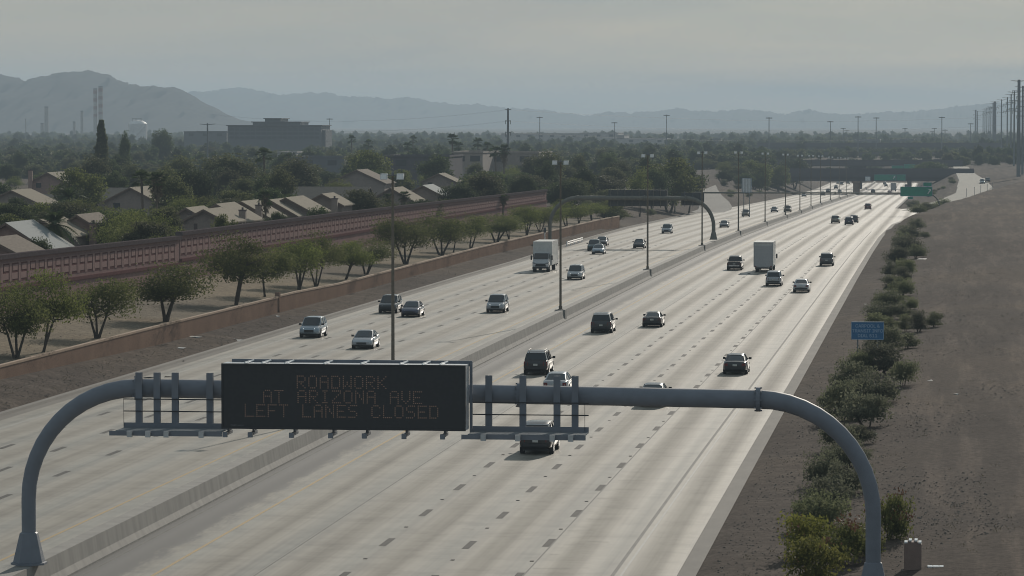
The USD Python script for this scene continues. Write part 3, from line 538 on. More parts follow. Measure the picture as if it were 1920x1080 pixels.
BODY = {
 'sedan': dict(L=4.8, st=[(-2.4, .70, .46, .82), (-2.36, .80, .36, .96), (-2.1, .88, .28, 1.03), (-1.5, .915, .24, 1.03), (-.6, .92, .22, .98), (.7, .92, .22, .96), (1.25, .915, .24, .95), (1.9, .89, .26, .84), (2.25, .83, .32, .72), (2.4, .68, .40, .60)],
               gh=[(-1.95, .72, 1.0, .60, 1.03), (-1.15, .80, .98, .58, 1.38), (-.4, .83, .97, .60, 1.46), (.25, .83, .96, .60, 1.44), (1.25, .78, .95, .66, .97)], roof=(-1.15, .3), wb=(-1.38, 1.42), r=.33),
 'coupe': dict(L=4.6, st=[(-2.3, .72, .46, .80), (-2.25, .84, .36, .94), (-1.95, .92, .28, .98), (-1.4, .935, .24, .98), (-.6, .93, .22, .93), (.7, .93, .22, .90), (1.25, .925, .24, .89), (1.9, .90, .26, .80), (2.2, .84, .32, .68), (2.3, .70, .40, .56)],
               gh=[(-1.85, .70, .95, .58, .98), (-1.0, .78, .93, .55, 1.28), (-.35, .81, .92, .57, 1.36), (.2, .81, .91, .57, 1.33), (1.15, .76, .90, .64, .92)], roof=(-.95, .25), wb=(-1.33, 1.4), r=.34),
 'suv': dict(L=4.8, st=[(-2.4, .80, .52, 1.0), (-2.35, .88, .40, 1.12), (-2.1, .93, .34, 1.16), (-1.4, .945, .30, 1.14), (-.4, .945, .28, 1.10), (.9, .945, .28, 1.08), (1.3, .94, .30, 1.07), (1.95, .92, .32, 1.0), (2.3, .86, .38, .88), (2.4, .76, .48, .74)],
             gh=[(-2.34, .80, 1.12, .72, 1.16), (-1.98, .84, 1.12, .68, 1.66), (-1.0, .87, 1.11, .70, 1.76), (.3, .87, 1.08, .70, 1.74), (.55, .87, 1.08, .69, 1.68), (1.35, .82, 1.06, .72, 1.09)], roof=(-2.05, .42), wb=(-1.4, 1.45), r=.38),
 'van': dict(L=5.1, st=[(-2.55, .82, .46, 1.0), (-2.5, .92, .34, 1.12), (-2.2, .97, .28, 1.16), (-1.4, .985, .26, 1.14), (-.2, .985, .25, 1.10), (1.0, .985, .25, 1.06), (1.5, .97, .27, 1.02), (2.1, .93, .30, .90), (2.45, .85, .36, .78), (2.55, .70, .44, .66)],
             gh=[(-2.5, .82, 1.12, .74, 1.16), (-2.25, .87, 1.12, .70, 1.66), (-1.2, .9, 1.11, .72, 1.77), (.4, .9, 1.06, .72, 1.75), (.7, .9, 1.05, .70, 1.66), (1.8, .84, 1.0, .76, 1.02)], roof=(-2.3, .6), wb=(-1.5, 1.55), r=.34),
 'pickup': dict(L=5.7, st=[(-2.85, .86, .60, 1.02), (-2.82, .94, .48, 1.12), (-2.5, .97, .44, 1.14), (-1.6, .985, .42, 1.14), (-.4, .985, .40, 1.13), (1.0, .985, .40, 1.12), (1.5, .975, .42, 1.12), (2.3, .95, .44, 1.08), (2.75, .90, .48, .98), (2.85, .82, .54, .86)],
                gh=[(-.75, .86, 1.12, .78, 1.14), (-.62, .88, 1.12, .70, 1.74), (.1, .89, 1.12, .72, 1.84), (.7, .89, 1.12, .72, 1.82), (.95, .88, 1.12, .71, 1.76), (1.65, .84, 1.12, .76, 1.14)], roof=(-.62, .85), wb=(-1.75, 1.8), r=.40)}
def build_car(kind, colour, lit=False, roofbox=False):
    B = BODY[kind]; pm = 'paint_' + colour
    def b(t):
        secs = []
        for y, w, z0, z1 in B['st']:
            h = z1 - z0
            half = [(.0, z0), (w * .80, z0), (w * .96, z0 + .10 * h), (w, z0 + .36 * h), (w * .985, z0 + .68 * h), (w * .93, z1 - .07 * h), (w * .80, z1), (0, z1 + .015)]
            secs.append([(x, y, z) for x, z in half] + [(-x, y, z) for x, z in half[-2:0:-1]])
        obj('body', loft(secs), pm, t, smooth=35)
        G = B['gh']
        sec = [[(-wb, y, zb), (-wt, y, zt), (-wt * .6, y, zt + .02), (wt * .6, y, zt + .02), (wt, y, zt), (wb, y, zb)] for y, wb, zb, wt, zt in G]
        obj('windows', loft(sec), 'car_glass', t)
        gy = [g[0] for g in G]; wt_ = lambda y: np.interp(y, gy, [g[3] for g in G]); zt = lambda y: np.interp(y, gy, [g[4] for g in G]); wb_ = lambda y: np.interp(y, gy, [g[1] for g in G]); zb_ = lambda y: np.interp(y, gy, [g[2] for g in G])
        r0, r1 = B['roof']; yy = np.linspace(r0, r1, 6)
        obj('roof', loft([[(-wt_(y) - .03, y, zt(y) - .06), (-wt_(y) * .95, y, zt(y) + .012), (-wt_(y) * .6, y, zt(y) + .05), (wt_(y) * .6, y, zt(y) + .05), (wt_(y) * .95, y, zt(y) + .012), (wt_(y) + .03, y, zt(y) - .06)] for y in yy]), pm, t, smooth=40)
        for s in (-1, 1):
            pil = [tube([(s * (wt_(r1) + .005), r1, zt(r1) - .01), (s * (wb_(gy[-1]) + .0), gy[-1] - .02, zb_(gy[-1]) + .01)], .035, 6), tube([(s * (wt_(r0) + .0), r0, zt(r0) - .01), (s * (wb_(gy[0]) - .02), gy[0] + .04, zb_(gy[0]) + .02)], .055, 6)]
            for yp in ([-.35] if kind != 'pickup' else [.25]) + ([-1.3] if kind in ('suv', 'van') else []):
                pil.append(tube([(s * (wt_(yp) + .01), yp, zt(yp) - .02), (s * (wb_(yp) + .005), yp, zb_(yp))], .04, 6))
            obj('pillar', pil, pm, t)
            mr = tube([(s * (wb_(1.0) + .02), gy[-1] - .32, zb_(gy[-1]) + .08), (s * (wb_(1.0) + .10), gy[-1] - .34, zb_(gy[-1]) + .10)], .03, 6)
            obj('mirror', [mr, trimesh.convex.convex_hull(np.array([[s * (wb_(1.0) + .09 + a * .2), gy[-1] - .42 + b_ * .15, zb_(gy[-1]) + .03 + c_ * .16] for a in (0, 1) for b_ in (0, 1) for c_ in (0, 1)]))], 'plastic', t)
            yF = B['st'][-2][0]; yR = B['st'][1][0]; zF = B['st'][-2][3]; zR = B['st'][1][3]; wF = B['st'][-2][1]; wR = B['st'][1][1]
            obj('headlight', trimesh.convex.convex_hull(np.array([[s * wF * .55, yF + .07, zF - .16], [s * wF * .55, yF + .06, zF - .04], [s * wF * .97, yF - .04, zF - .15], [s * wF * .96, yF - .10, zF - .02], [s * wF * .6, yF - .1, zF - .1]])), 'headlamp_lit' if lit else 'headlamp', t)
            tz = .30 if kind in ('suv', 'van', 'pickup') else .2
            obj('taillight', trimesh.convex.convex_hull(np.array([[s * wR * a, yR - .055 + d_, zR - .1 - c_] for a, d_ in ((.66, 0), (.99, .03), (.99, .2), (.7, .1)) for c_ in (0, tz)])), 'tail_red', t)
        yF, yR = B['st'][-1][0], B['st'][0][0]; zm = B['st'][0][2]
        obj('bumper', [box(-.70, .70, yR - .05, yR + .1, zm - .04, zm + .12)], 'plastic' if kind != 'pickup' else 'chrome', t)
        obj('grille', [box(-.42, .42, yF - .08, yF + .02, B['st'][-1][2] + .02, B['st'][-1][3] - .02)], 'plastic', t)
        obj('licence_plate', box(-.16, .16, yR - .06, yR - .02, zm + .2, zm + .35), 'plate', t)
        obj('underbody', box(-.74, .74, B['st'][0][0] + .35, B['st'][-1][0] - .35, .2, .40), 'plastic', t)
        r = B['r']
        for yw in B['wb']:
            for s in (-1, 1):
                w_ = np.interp(yw, [q[0] for q in B['st']], [q[1] for q in B['st']])
                xo = s * (w_ + .012); xi = s * (w_ - .22)
                wh = obj('wheel', tube([(xi, yw, r), (xi + (xo - xi) * .12, yw, r), (xi + (xo - xi) * .88, yw, r), (xo, yw, r)], [r * .9, r, r, r * .9], 18), 'tyre', t, smooth=40)
                obj('rim', tube([(xo - s * .05, yw, r), (xo + s * .006, yw, r)], [r * .66, r * .62], 14), 'rim', wh)
                obj('wheel_arch', tube([(xi, yw, r + .03), (s * (w_ + .004), yw, r + .03)], r * 1.16, 18), 'plastic', t)
        if kind == 'pickup':
            obj('bed', [box(-.80, .80, -2.72, -.85, 1.10, 1.165)], 'plastic', t)
            obj('tailgate', [box(-.84, .84, -2.87, -2.82, .72, 1.16)], pm, t)
            obj('headrest', [tube([(x, -.3, 1.2), (x, -.3, 1.5)], .12, 8) for x in (-.4, .4)], 'plastic', t)
        if roofbox: obj('roof_rack', [tube([(s * .6, -1.7, 1.86), (s * .6, .1, 1.86)], .03, 6) for s in (-1, 1)], 'plastic', t)
    return b
def build_truck(front, back):
    def b(t):
        W, H0, H1, L = 1.25, .85, 3.95, 7.4
        obj('cargo_box', trimesh.util.concatenate([box(-W, W, -4.6, L - 4.6, H0, H1)]), 'box_white', t)
        fr = [box(-W - .02, W + .02, -4.68, -4.58, H1 - .12, H1 + .02), box(-W - .02, -W + .12, -4.68, -4.58, H0, H1 - .12), box(W - .12, W + .02, -4.68, -4.58, H0, H1 - .12), box(-W, W, -4.68, -4.58, H0 - .15, H0)]
        obj('rear_frame', fr, 'rim', t)
        d = obj('rear_door', [box(-W + .13, W - .13, -4.645, -4.62, H0 + .02 + k * .443, H0 + .45 + k * .443) for k in range(6)], 'roll_door', t)
        obj('cab', loft([[(-1.05, y, .5), (-1.08, y, 1.3), (-1.0 * f, y, z), (1.0 * f, y, z), (1.08, y, 1.3), (1.05, y, .5)] for y, z, f in ((2.85, 2.45, 1), (3.7, 2.5, .98), (4.3, 1.75, .98), (4.9, 1.5, .95), (5.05, 1.1, .9))]), 'paint_white', t)
        obj('windshield', loft([[(-.92, 3.72, 2.38), (.92, 3.72, 2.38), (.96, 4.40, 1.70), (-.96, 4.40, 1.70)], [(-.92, 3.80, 2.44), (.92, 3.80, 2.44), (.96, 4.48, 1.72), (-.96, 4.48, 1.72)]]), 'car_glass', t)
        obj('grille', box(-.7, .7, 4.98, 5.08, .75, 1.12), 'plastic', t); obj('bumper', [box(-1.08, 1.08, 4.95, 5.15, .45, .7)], 'plastic', t); obj('bumper', box(-1.1, 1.1, -4.75, -4.6, .5, .68), 'plastic', t)
        for s in (-1, 1):
            obj('headlight', box(s * .82 - .16, s * .82 + .16, 4.97, 5.09, .9, 1.1), 'headlamp', t)
            obj('side_window', box(s * 1.055 - .03, s * 1.055 + .03, 2.95, 3.75, 1.6, 2.3), 'car_glass', t)
            obj('mirror', [box(s * 1.36 - .1, s * 1.36 + .1, 3.75, 3.85, 1.55, 2.15), tube([(s * 1.05, 3.8, 2.0), (s * 1.36, 3.8, 2.0)], .02, 6)], 'plastic', t)
            obj('taillight', box(s * 1.0 - .1, s * 1.0 + .1, -4.69, -4.64, .72, .86), 'tail_red', t)
            for yw in (-2.6, 3.9):
                xo = s * 1.12
                wh = obj('wheel', tube([(xo - s * .45, yw, .48), (xo - s * .4, yw, .48), (xo - s * .05, yw, .48), (xo, yw, .48)], [.43, .48, .48, .43], 18), 'tyre', t, smooth=40)
                obj('rim', tube([(xo - s * .04, yw, .48), (xo + s * .01, yw, .48)], .28, 12), 'rim', wh)
        obj('chassis', box(-.5, .5, -4.4, 4.6, .55, 1.02), 'plastic', t)
    return b
AWAY, TOWARD = 0.0, math.pi
def car(kind, colour, px, py, lane_x, heading, label, lit=False, group=None, L=None, roofbox=False):
    p = on_road(px, py); L = L or (BODY[kind]['L'] if kind in BODY else 9.7)
    y = p[1] + L / 2; x = lane_x
    name = {'sedan': 'sedan_car', 'coupe': 'coupe_car', 'suv': 'suv_car', 'van': 'minivan', 'pickup': 'pickup_truck', 'truck': 'box_truck'}[kind]
    slope = math.atan2(float(rz(y + 2)) - float(rz(y - 2)), 4)
    proto_or_dup((kind, colour, lit, roofbox), build_truck(0, 0) if kind == 'truck' else build_car(kind, colour, lit, roofbox), name, label, {'sedan_car': 'car', 'coupe_car': 'car', 'suv_car': 'car', 'minivan': 'van', 'pickup_truck': 'pickup', 'box_truck': 'truck'}[name], (x, y, float(rz(y)) + .006), heading, group)
FL, FR_ = 'small far cars on the oncoming lanes', 'small far cars on the lanes heading away'
R_ = {1: -30.3, 2: -26.4, 3: -22.7, 4: -19.0, 5: -15.3}; L_ = {1: -41.6, 2: -44.7, 3: -48.4, 4: -52.0, 5: -55.5}
car('suv', 'ice', 575, 634, -55.4, TOWARD, 'ice blue crossover with lit headlights, nearest the left shoulder', True)
car('sedan', 'silver', 678, 655, -48.2, TOWARD, 'silver sedan just above the message sign, left of the nearest light pole')
car('suv', 'charcoal', 726, 588, -55.1, TOWARD, 'dark suv half hidden behind the nearest light pole')
car('sedan', 'navy', 767, 595, -51.8, TOWARD, 'dark sedan with lit headlights just right of the nearest light pole', True)
car('suv', 'silver', 928, 587, -44.5, TOWARD, 'silver suv with bright headlights and dark grille, alone near the median', True)
car('truck', 'white', 1014, 510, -51.8, TOWARD, 'white box truck coming towards the camera beside a light pole')
car('suv', 'white', 1076, 525, -44.8, TOWARD, 'white suv next to the second light pole in the oncoming lanes', True)
car('suv', 'teal', 1112, 471, -53.5, TOWARD, 'dark green suv beside the white guardrail')
car('sedan', 'ice', 1120, 477, -51.3, TOWARD, 'pale blue sedan overlapping the dark green suv')
car('sedan', 'charcoal', 1128, 461, -55.2, TOWARD, 'dark sedan behind the dark green suv, hugging the shoulder')
car('sedan', 'black', 1197, 466, -47.8, TOWARD, 'black sedan with a sun glint just past the far gantry shadow', True)
car('suv', 'silver', 1250, 438, -51.5, TOWARD, 'silver suv under the ribbed sign of the far gantry')
car('sedan', 'grey', 1357, 427, -44.3, TOWARD, 'grey sedan just beyond the curved post of the far gantry')
car('suv', 'tan', 1398, 406, -48.3, TOWARD, 'tan suv near the foot of the entry ramp')
car('sedan', 'charcoal', 1451, 398, -44.7, TOWARD, 'dark sedan passing a far median light pole, left of a pickup')
car('pickup', 'tan', 1477, 398, -41.2, TOWARD, 'tan pickup hugging the median beside a far light pole')
for (px, py, lx, kind, col) in ((1507, 369, -54.2, 'sedan', 'charcoal'), (1543, 367, -48.4, 'suv', 'grey'), (1555, 361, -50.5, 'suv', 'charcoal'), (1574, 362, -44.7, 'sedan', 'charcoal'), (1569, 354, -51.5, 'suv', 'grey'), (1592, 345, -50.1, 'suv', 'charcoal'), (1572, 345, -55.5, 'sedan', 'charcoal'), (1578, 347, -52.5, 'suv', 'charcoal')):
    NF = globals().get('NF', -1) + 1; car(kind, col, px, py, lx, TOWARD, ['tiny dark sedan nearest of the far oncoming cluster', 'tiny grey suv beside a light pole in the far oncoming cluster', 'tiny dark suv in the middle of the far oncoming cluster', 'tiny dark sedan hugging the median in the far oncoming cluster', 'tiny grey suv above the middle one of the far oncoming cluster', 'tiny dark suv right under the overpass left of the pier', 'tiny sedan leftmost under the overpass', 'tiny suv second from left under the overpass'][NF], group=FL)
car('suv', 'black', 1005, 853, -22.7, AWAY, 'black suv partly hidden under the right catwalk of the gantry')
car('suv', 'black', 1010, 704, -30.1, AWAY, 'black suv with roof rack along the yellow line near the barrier', roofbox=True)
car('sedan', 'silver', 1037, 741, -26.5, AWAY, 'silver sedan right above the gantry beam behind the hangers')
car('sedan', 'grey', 1223, 764, -18.95, AWAY, 'grey sedan cut by the bare right part of the gantry beam')
car('van', 'charcoal', 1126, 625, -30.5, AWAY, 'dark minivan near the dirty median shoulder')
car('coupe', 'black', 1220, 614, -26.7, AWAY, 'low black coupe right of the dark minivan')
car('sedan', 'black', 1382, 703, -15.3, AWAY, 'black sedan alone in the rightmost lane')
car('pickup', 'charcoal', 1376, 507, -27.1, AWAY, 'dark pickup just left of the white trailer box')
car('truck', 'white', 1430, 511, -22.9, AWAY, 'white box truck driving away with grey roll-up rear door')
car('suv', 'silver', 1450, 537, -19.6, AWAY, 'silver suv close behind the white box truck driving away')
car('sedan', 'white', 1500, 549, -15.7, AWAY, 'white sedan right of the silver suv in the right lane')
car('suv', 'grey', 1550, 499, -15.5, AWAY, 'grey hatchback alone ahead of the white sedan')
car('suv', 'tan', 1566, 419, -23.1, AWAY, 'tan suv leftmost in a far trio of cars heading away')
car('suv', 'navy', 1590, 422, -19.6, AWAY, 'dark blue suv in the middle of a far trio of cars heading away')
car('suv', 'charcoal', 1600, 418, -19.2, AWAY, 'dark suv rightmost and farthest in a far trio of cars heading away')
car('suv', 'red', 1627, 393, -20.6, AWAY, 'dark red suv alone beyond the far trio of cars')
car('truck', 'white', 1675, 359, -21.8, AWAY, 'far box truck near the green guide sign')
for (px, py, lx, kind, col) in ((1637, 362, -30, 'suv', 'charcoal'), (1668, 363, -22.4, 'sedan', 'red'), (1661, 350, -28.2, 'sedan', 'charcoal'), (1657, 346, -30.0, 'sedan', 'charcoal'), (1699, 352, -17.3, 'van', 'charcoal')):
    NA = globals().get('NA', -1) + 1; car(kind, col, px, py, lx, AWAY, ['tiny dark suv right of the overpass pier', 'tiny red sedan before the far box truck', 'tiny dark sedan under the overpass, nearer of two', 'tiny dark sedan under the overpass, farther of two', 'tiny tall van right of the far box truck'][NA], group=FR_)
for px, y, kind, col, lab in ((1842, 1345, 'van', 'white', 'white van on the curving exit ramp'), (1852, 1372, 'suv', 'charcoal', 'dark suv next to the white van on the exit ramp')):
    c_, w_, lv = ramp_r(y); x = at_y(px, 340, y)[0]
    proto_or_dup((kind, col, False, False), build_car(kind, col), {'van': 'minivan', 'suv': 'suv_car'}[kind], lab, {'van': 'van', 'suv': 'car'}[kind], (x, y, lv + .03), TOWARD)
# ------------------------------------------------------------------ vegetation
leaf_mat('leaf_mesquite', (.085, .100, .038), (.165, .180, .066), .5)
leaf_mat('leaf_dark', (.052, .068, .036), (.105, .130, .060), .42)
leaf_mat('leaf_olive', (.080, .088, .050), (.145, .150, .080), .45)
leaf_mat('leaf_shrub', (.110, .118, .078), (.185, .192, .130), .5)
leaf_mat('leaf_yellow', (.095, .105, .042), (.165, .165, .070), .45)
leaf_mat('leaf_lime', (.12, .125, .035), (.20, .195, .06), .5)
leaf_mat('leaf_palm', (.055, .078, .038), (.11, .14, .062), .3)
mat('bark', (.075, .062, .05), rough=.95, var=.2, scale=6); mat('bark_palm', (.13, .10, .075), rough=.95, var=.2, scale=6); mat('flower', (.23, .105, .05), rough=.7, var=.2)
mat('dead_frond', (.16, .12, .075), rough=.95, var=.2)
def leaves(pts, size, r, droop=.0, aspect=.55):
    """A cloud of small leaf clumps: two triangles each, random facing."""
    n = len(pts); a = r.normal(size=(n, 3)); a[:, 2] -= droop; a /= np.linalg.norm(a, axis=1, keepdims=True)
    b = np.cross(a, r.normal(size=(n, 3))); b /= np.maximum(np.linalg.norm(b, axis=1, keepdims=True), 1e-6)
    s = size * r.uniform(.6, 1.3, (n, 1)); A, B = a * s, b * s * aspect
    V = np.stack([pts - A, pts + B, pts + A, pts - B], 1).reshape(-1, 3); i = np.arange(n)[:, None] * 4
    return trimesh.Trimesh(V, np.vstack([i + [0, 1, 2], i + [0, 2, 3]]), process=False)
def crown_pts(n, r, rx, rz_, cz, clumps=26, spread=.34, flat=0.0, hollow=.35):
    c = r.normal(size=(clumps, 3)); c /= np.linalg.norm(c, axis=1, keepdims=True); c *= (r.uniform(hollow, 1, (clumps, 1)) ** .7)
    c[:, 2] = np.where(c[:, 2] < 0, c[:, 2] * (1 - flat), c[:, 2]); sz = r.uniform(.55, 1.25, clumps)
    k = r.choice(clumps, n, p=sz / sz.sum()); p = c[k] + np.clip(r.normal(size=(n, 3)), -1.7, 1.7) * spread * sz[k][:, None] * np.array([1, 1, .75])
    return p * [rx, rx, rz_] + [0, 0, cz]
def build_tree(kind, seed, n, leaf, size, h, rx, rzz, cz, trunks=1, droop=0, **kw):
    def b(t):
        r = np.random.default_rng(seed); br_ = []
        for k in range(trunks):
            a = r.uniform(0, 6.28); tip = np.array([math.cos(a), math.sin(a), 0]) * rx * .45 * (1 if trunks > 1 else .15) + [0, 0, cz]
            base = np.array([math.cos(a), math.sin(a), 0]) * .12 * (trunks > 1) + [0, 0, -.15]
            mid = base * .45 + tip * .55 + r.normal(size=3) * .12 * rx * .4; mid[2] = cz * .55
            rr = h * .022 + .02
            q = [base, base * .75 + mid * .25 + r.normal(size=3) * .05, mid, tip]
            br_.append(tube(q, [rr, rr * .85, rr * .65, rr * .3], 7))
            for j in range(5):
                s = mid * (1 - j / 5) + tip * (j / 5); d = r.normal(size=3); d[2] = abs(d[2]) * .5 + .15; d /= np.linalg.norm(d); e = s + d * [rx * .75, rx * .75, rzz * .7]
                br_.append(tube([s, (s + e) / 2 + r.normal(size=3) * .06 * rx, e], [rr * .45, rr * .3, rr * .1], 5, cap=False))
        obj('trunk', br_, 'bark', t)
        p = crown_pts(n, r, rx, rzz, cz, **kw); p = p[p[:, 2] > .3]
        obj('crown', leaves(p, size, r, droop), leaf, t)
    return b
KIND = {
 'mesquite_tree': ([(k, build_tree('m', 10 + k, 7000, 'leaf_mesquite', .105, 5.6, 2.75, 1.85, 3.6, trunks=[3, 2, 4, 2, 3, 1][k], droop=.5, clumps=[24, 18, 30, 21, 16, 26][k], spread=.33, flat=.25, hollow=.35)) for k in range(6)], 5.6, 5.8),
 'round_tree': ([(k, build_tree('r', 30 + k, 7000, ['leaf_dark', 'leaf_olive', 'leaf_dark', 'leaf_mesquite'][k], .21, 8, 3.4, 3.0, 4.7, trunks=2, clumps=[40, 30, 50, 36][k], spread=.25, hollow=.45)) for k in range(4)], 8.0, 7.6),
 'tall_tree': ([(k, build_tree('t', 50 + k, 6500, ['leaf_olive', 'leaf_dark', 'leaf_olive'][k], .26, 12, 3.2, 5.0, 7.2, trunks=2, droop=.5, clumps=[30, 24, 36][k], spread=.26, hollow=.4)) for k in range(3)], 12.5, 7.4),
 'shrub': ([(k, build_tree('s', 70 + k, 3800, 'leaf_shrub', .075, 1.6, 1.25, .95, .85, trunks=4, clumps=[14, 18, 12, 16][k], spread=.34, flat=.2, hollow=.3)) for k in range(4)], 1.9, 3.0),
}
def build_conifer(t):
    r = np.random.default_rng(5); obj('trunk', tube([(0, 0, -.2), (0, 0, 16)], [.35, .06], 8), 'bark', t)
    n = 5200; z = r.uniform(0, 1, n) ** .8; lay = np.floor(z * 15) / 15; a = r.uniform(0, 6.28, n); rad = (1 - z) ** .75 * 2.9 * np.sqrt(r.uniform(.05, 1, n)) * (.7 + .4 * np.sin(a * 3 + lay * 40) * np.sin(lay * 23)) + .35
    obj('crown', leaves(np.stack([rad * np.cos(a), rad * np.sin(a), 1.6 + z * 15 - rad * .18], -1), .34, r, .4), 'leaf_olive', t)
def build_palm(h, nf, dead, fan, seed):
    def b(t):
        r = np.random.default_rng(seed); lean = r.normal(size=2) * .25
        obj('trunk', tube([(0, 0, -.2), (lean[0] * .2, lean[1] * .2, h * .5), (lean[0], lean[1], h)], [.26, .19, .17], 9), 'bark_palm', t)
        for k in range(nf):
            a = k * 2.39996 + r.uniform(-.2, .2); el = r.uniform(-.7, 1.25) if k > 4 else 1.2; L = (1.5 if fan else 2.5) * r.uniform(.8, 1.15)
            d = np.array([math.cos(a) * math.cos(el), math.sin(a) * math.cos(el), math.sin(el)]); o = np.array([lean[0], lean[1], h]); side = np.array([-math.sin(a), math.cos(a), 0])
            tip = o + d * L + [0, 0, -.35 * L * (1 - max(el, 0) / 1.6)]
            mid = o + d * L * .6
            tri = []
            if fan:
                upn = np.cross(side, d)
                for q in np.linspace(-1.1, 1.1, 9):
                    e = mid + (d * math.cos(q) + side * math.sin(q)) * L * .55 + [0, 0, -.22]
                    w = upn * .05; pq = (d * math.cos(q + .12) + side * math.sin(q + .12)) * .30 * L; pr = (d * math.cos(q - .12) + side * math.sin(q - .12)) * .30 * L
                    tri.append(trimesh.Trimesh(np.array([mid, mid + pq, e, mid + pr]), np.array([[0, 1, 2], [0, 2, 3]]), process=False))
            else:
                pt = lambda s: o + d * L * s + np.array([0, 0, -.45 * L * s * s])
                for s in np.linspace(.15, 1, 12):
                    for sg_ in (-1, 1):
                        e = pt(s) + side * sg_ * .55 * math.sin(max(s, .1) * 2.6 + .3) + d * .22 + [0, 0, -.15]
                        tri.append(trimesh.Trimesh(np.array([pt(s - .05), pt(s + .04), e]), np.array([[0, 1, 2]]), process=False))
            tri.append(tube([o, mid, tip], [.025, .02, .01], 4, cap=False))
            obj('frond', tri, 'leaf_palm', t)
        if dead:
            p = r.normal(size=(260, 3)) * [.38, .38, .75] + [lean[0], lean[1], h - 1.0]; obj('dead_skirt', leaves(p, .4, r, 2.5, .25), 'dead_frond', t)
    return b
def plant(kind, x, y, z, w=None, h=None, label='', cat='tree', group=None, v=None, rnd=None):
    vs, H_, W_ = KIND[kind]; r = rng if rnd is None else rnd
    k, bld = vs[int(r.integers(len(vs))) if v is None else v % len(vs)]
    sx = (w / W_ if w else 1.0); sz = (h / H_ if h else sx)
    return proto_or_dup((kind, k), bld, kind, label, cat, (x, y, z), float(r.uniform(0, 6.28)), group, (sx, sx, sz))
# trees between the two walls: trunk foot (px, py) and crown left, right, top in the photograph
TR = [(30, 668, -35, 72, 548), (78, 658, 50, 150, 528), (182, 638, 145, 242, 530), (310, 607, 253, 392, 506), (440, 575, 378, 482, 468), (497, 560, 463, 547, 477), (560, 543, 530, 605, 458), (592, 536, 565, 630, 455), (646, 522, 612, 690, 455), (686, 514, 652, 726, 456),
      (761, 498, 716, 800, 425), (828, 484, 786, 868, 412), (850, 478, 826, 880, 432), (882, 470, 852, 912, 420), (930, 455, 888, 962, 405), (955, 450, 935, 985, 412), (987, 444, 962, 1012, 398), (1012, 437, 992, 1035, 398), (1030, 433, 1010, 1060, 392), (1062, 424, 1036, 1090, 386), (1085, 419, 1065, 1108, 388), (1110, 412, 1090, 1135, 384), (1132, 407, 1112, 1156, 380), (1155, 402, 1135, 1180, 378)]
for i, (px, py, l, r_, tp) in enumerate(TR):
    p = at_x(px, py, -66.6); d = p[1]; gz = ground_z(-66.6, d); w = (r_ - l) * d / FPX; h = (py - tp) * d / FPX + .5
    y = d
    where = ('first', 'second', 'third', 'fourth', 'fifth', 'sixth', 'seventh', 'eighth', 'ninth', 'tenth', 'eleventh', 'twelfth', '13th', '14th', '15th', '16th', '17th', '18th', '19th', '20th', '21st', '22nd', '23rd', '24th')[i]
    plant('mesquite_tree', -66.6, y, gz, w * 1.25, h * [1.0, 1.08, .95, 1.0, 1.1, .97][i % 6], f'{where} feathery green tree from the near end of the row behind the tan wall', group='trees between the tan wall and the sound wall', v=[0, 1, 2, 0, 3, 5, 2, 4, 1, 0, 2, 4, 5, 3, 0, 1, 2, 4, 5, 3, 0, 1, 2, 4][i])
# shrubs on the right verge
SH = [(1532, 985, 110, 78), (1497, 990, 42, 42), (1548, 945, 105, 70), (1585, 925, 110, 75), (1545, 903, 85, 70), (1592, 878, 95, 62), (1570, 838, 80, 60), (1622, 800, 112, 78), (1580, 785, 105, 78), (1640, 758, 118, 66), (1598, 735, 92, 62), (1555, 765, 50, 55), (1692, 727, 62, 60), (1650, 702, 112, 62), (1608, 702, 62, 60), (1666, 660, 82, 50), (1700, 656, 52, 30), (1698, 624, 36, 34), (1722, 627, 48, 42), (1752, 620, 40, 30),
      (1640, 625, 60, 42), (1650, 600, 66, 40), (1672, 578, 58, 40), (1705, 584, 34, 28), (1690, 558, 54, 40), (1668, 548, 40, 34), (1672, 520, 44, 40), (1700, 522, 46, 40), (1682, 500, 46, 44), (1705, 484, 58, 42), (1718, 492, 40, 34), (1735, 459, 24, 14), (1690, 468, 40, 34), (1706, 456, 46, 34), (1718, 441, 40, 28), (1696, 446, 30, 24), (1722, 427, 34, 24), (1736, 417, 32, 20), (1747, 408, 32, 18), (1757, 400, 30, 18), (1768, 393, 30, 16), (1778, 386, 26, 13), (1690, 600, 46, 34), (1640, 660, 50, 40), (1570, 870, 60, 46), (1612, 830, 60, 46), (1655, 575, 40, 34), (1690, 535, 40, 34), (1664, 620, 44, 34), (1512, 955, 46, 40)]
ORD = ['first', 'second', 'third', 'fourth', 'fifth', 'sixth', 'seventh', 'eighth', 'ninth', 'tenth', 'eleventh', 'twelfth', '13th', '14th', '15th', '16th', '17th', '18th', '19th', '20th'] + [f'{n}th' for n in range(21, 60)]
SH_RANK = {}
for py_, i_ in sorted(((q[1], k) for k, q in enumerate(SH) if k not in (1, 12, 16, 17, 18, 19, 31)), reverse=True): SH_RANK[i_] = len(SH_RANK)
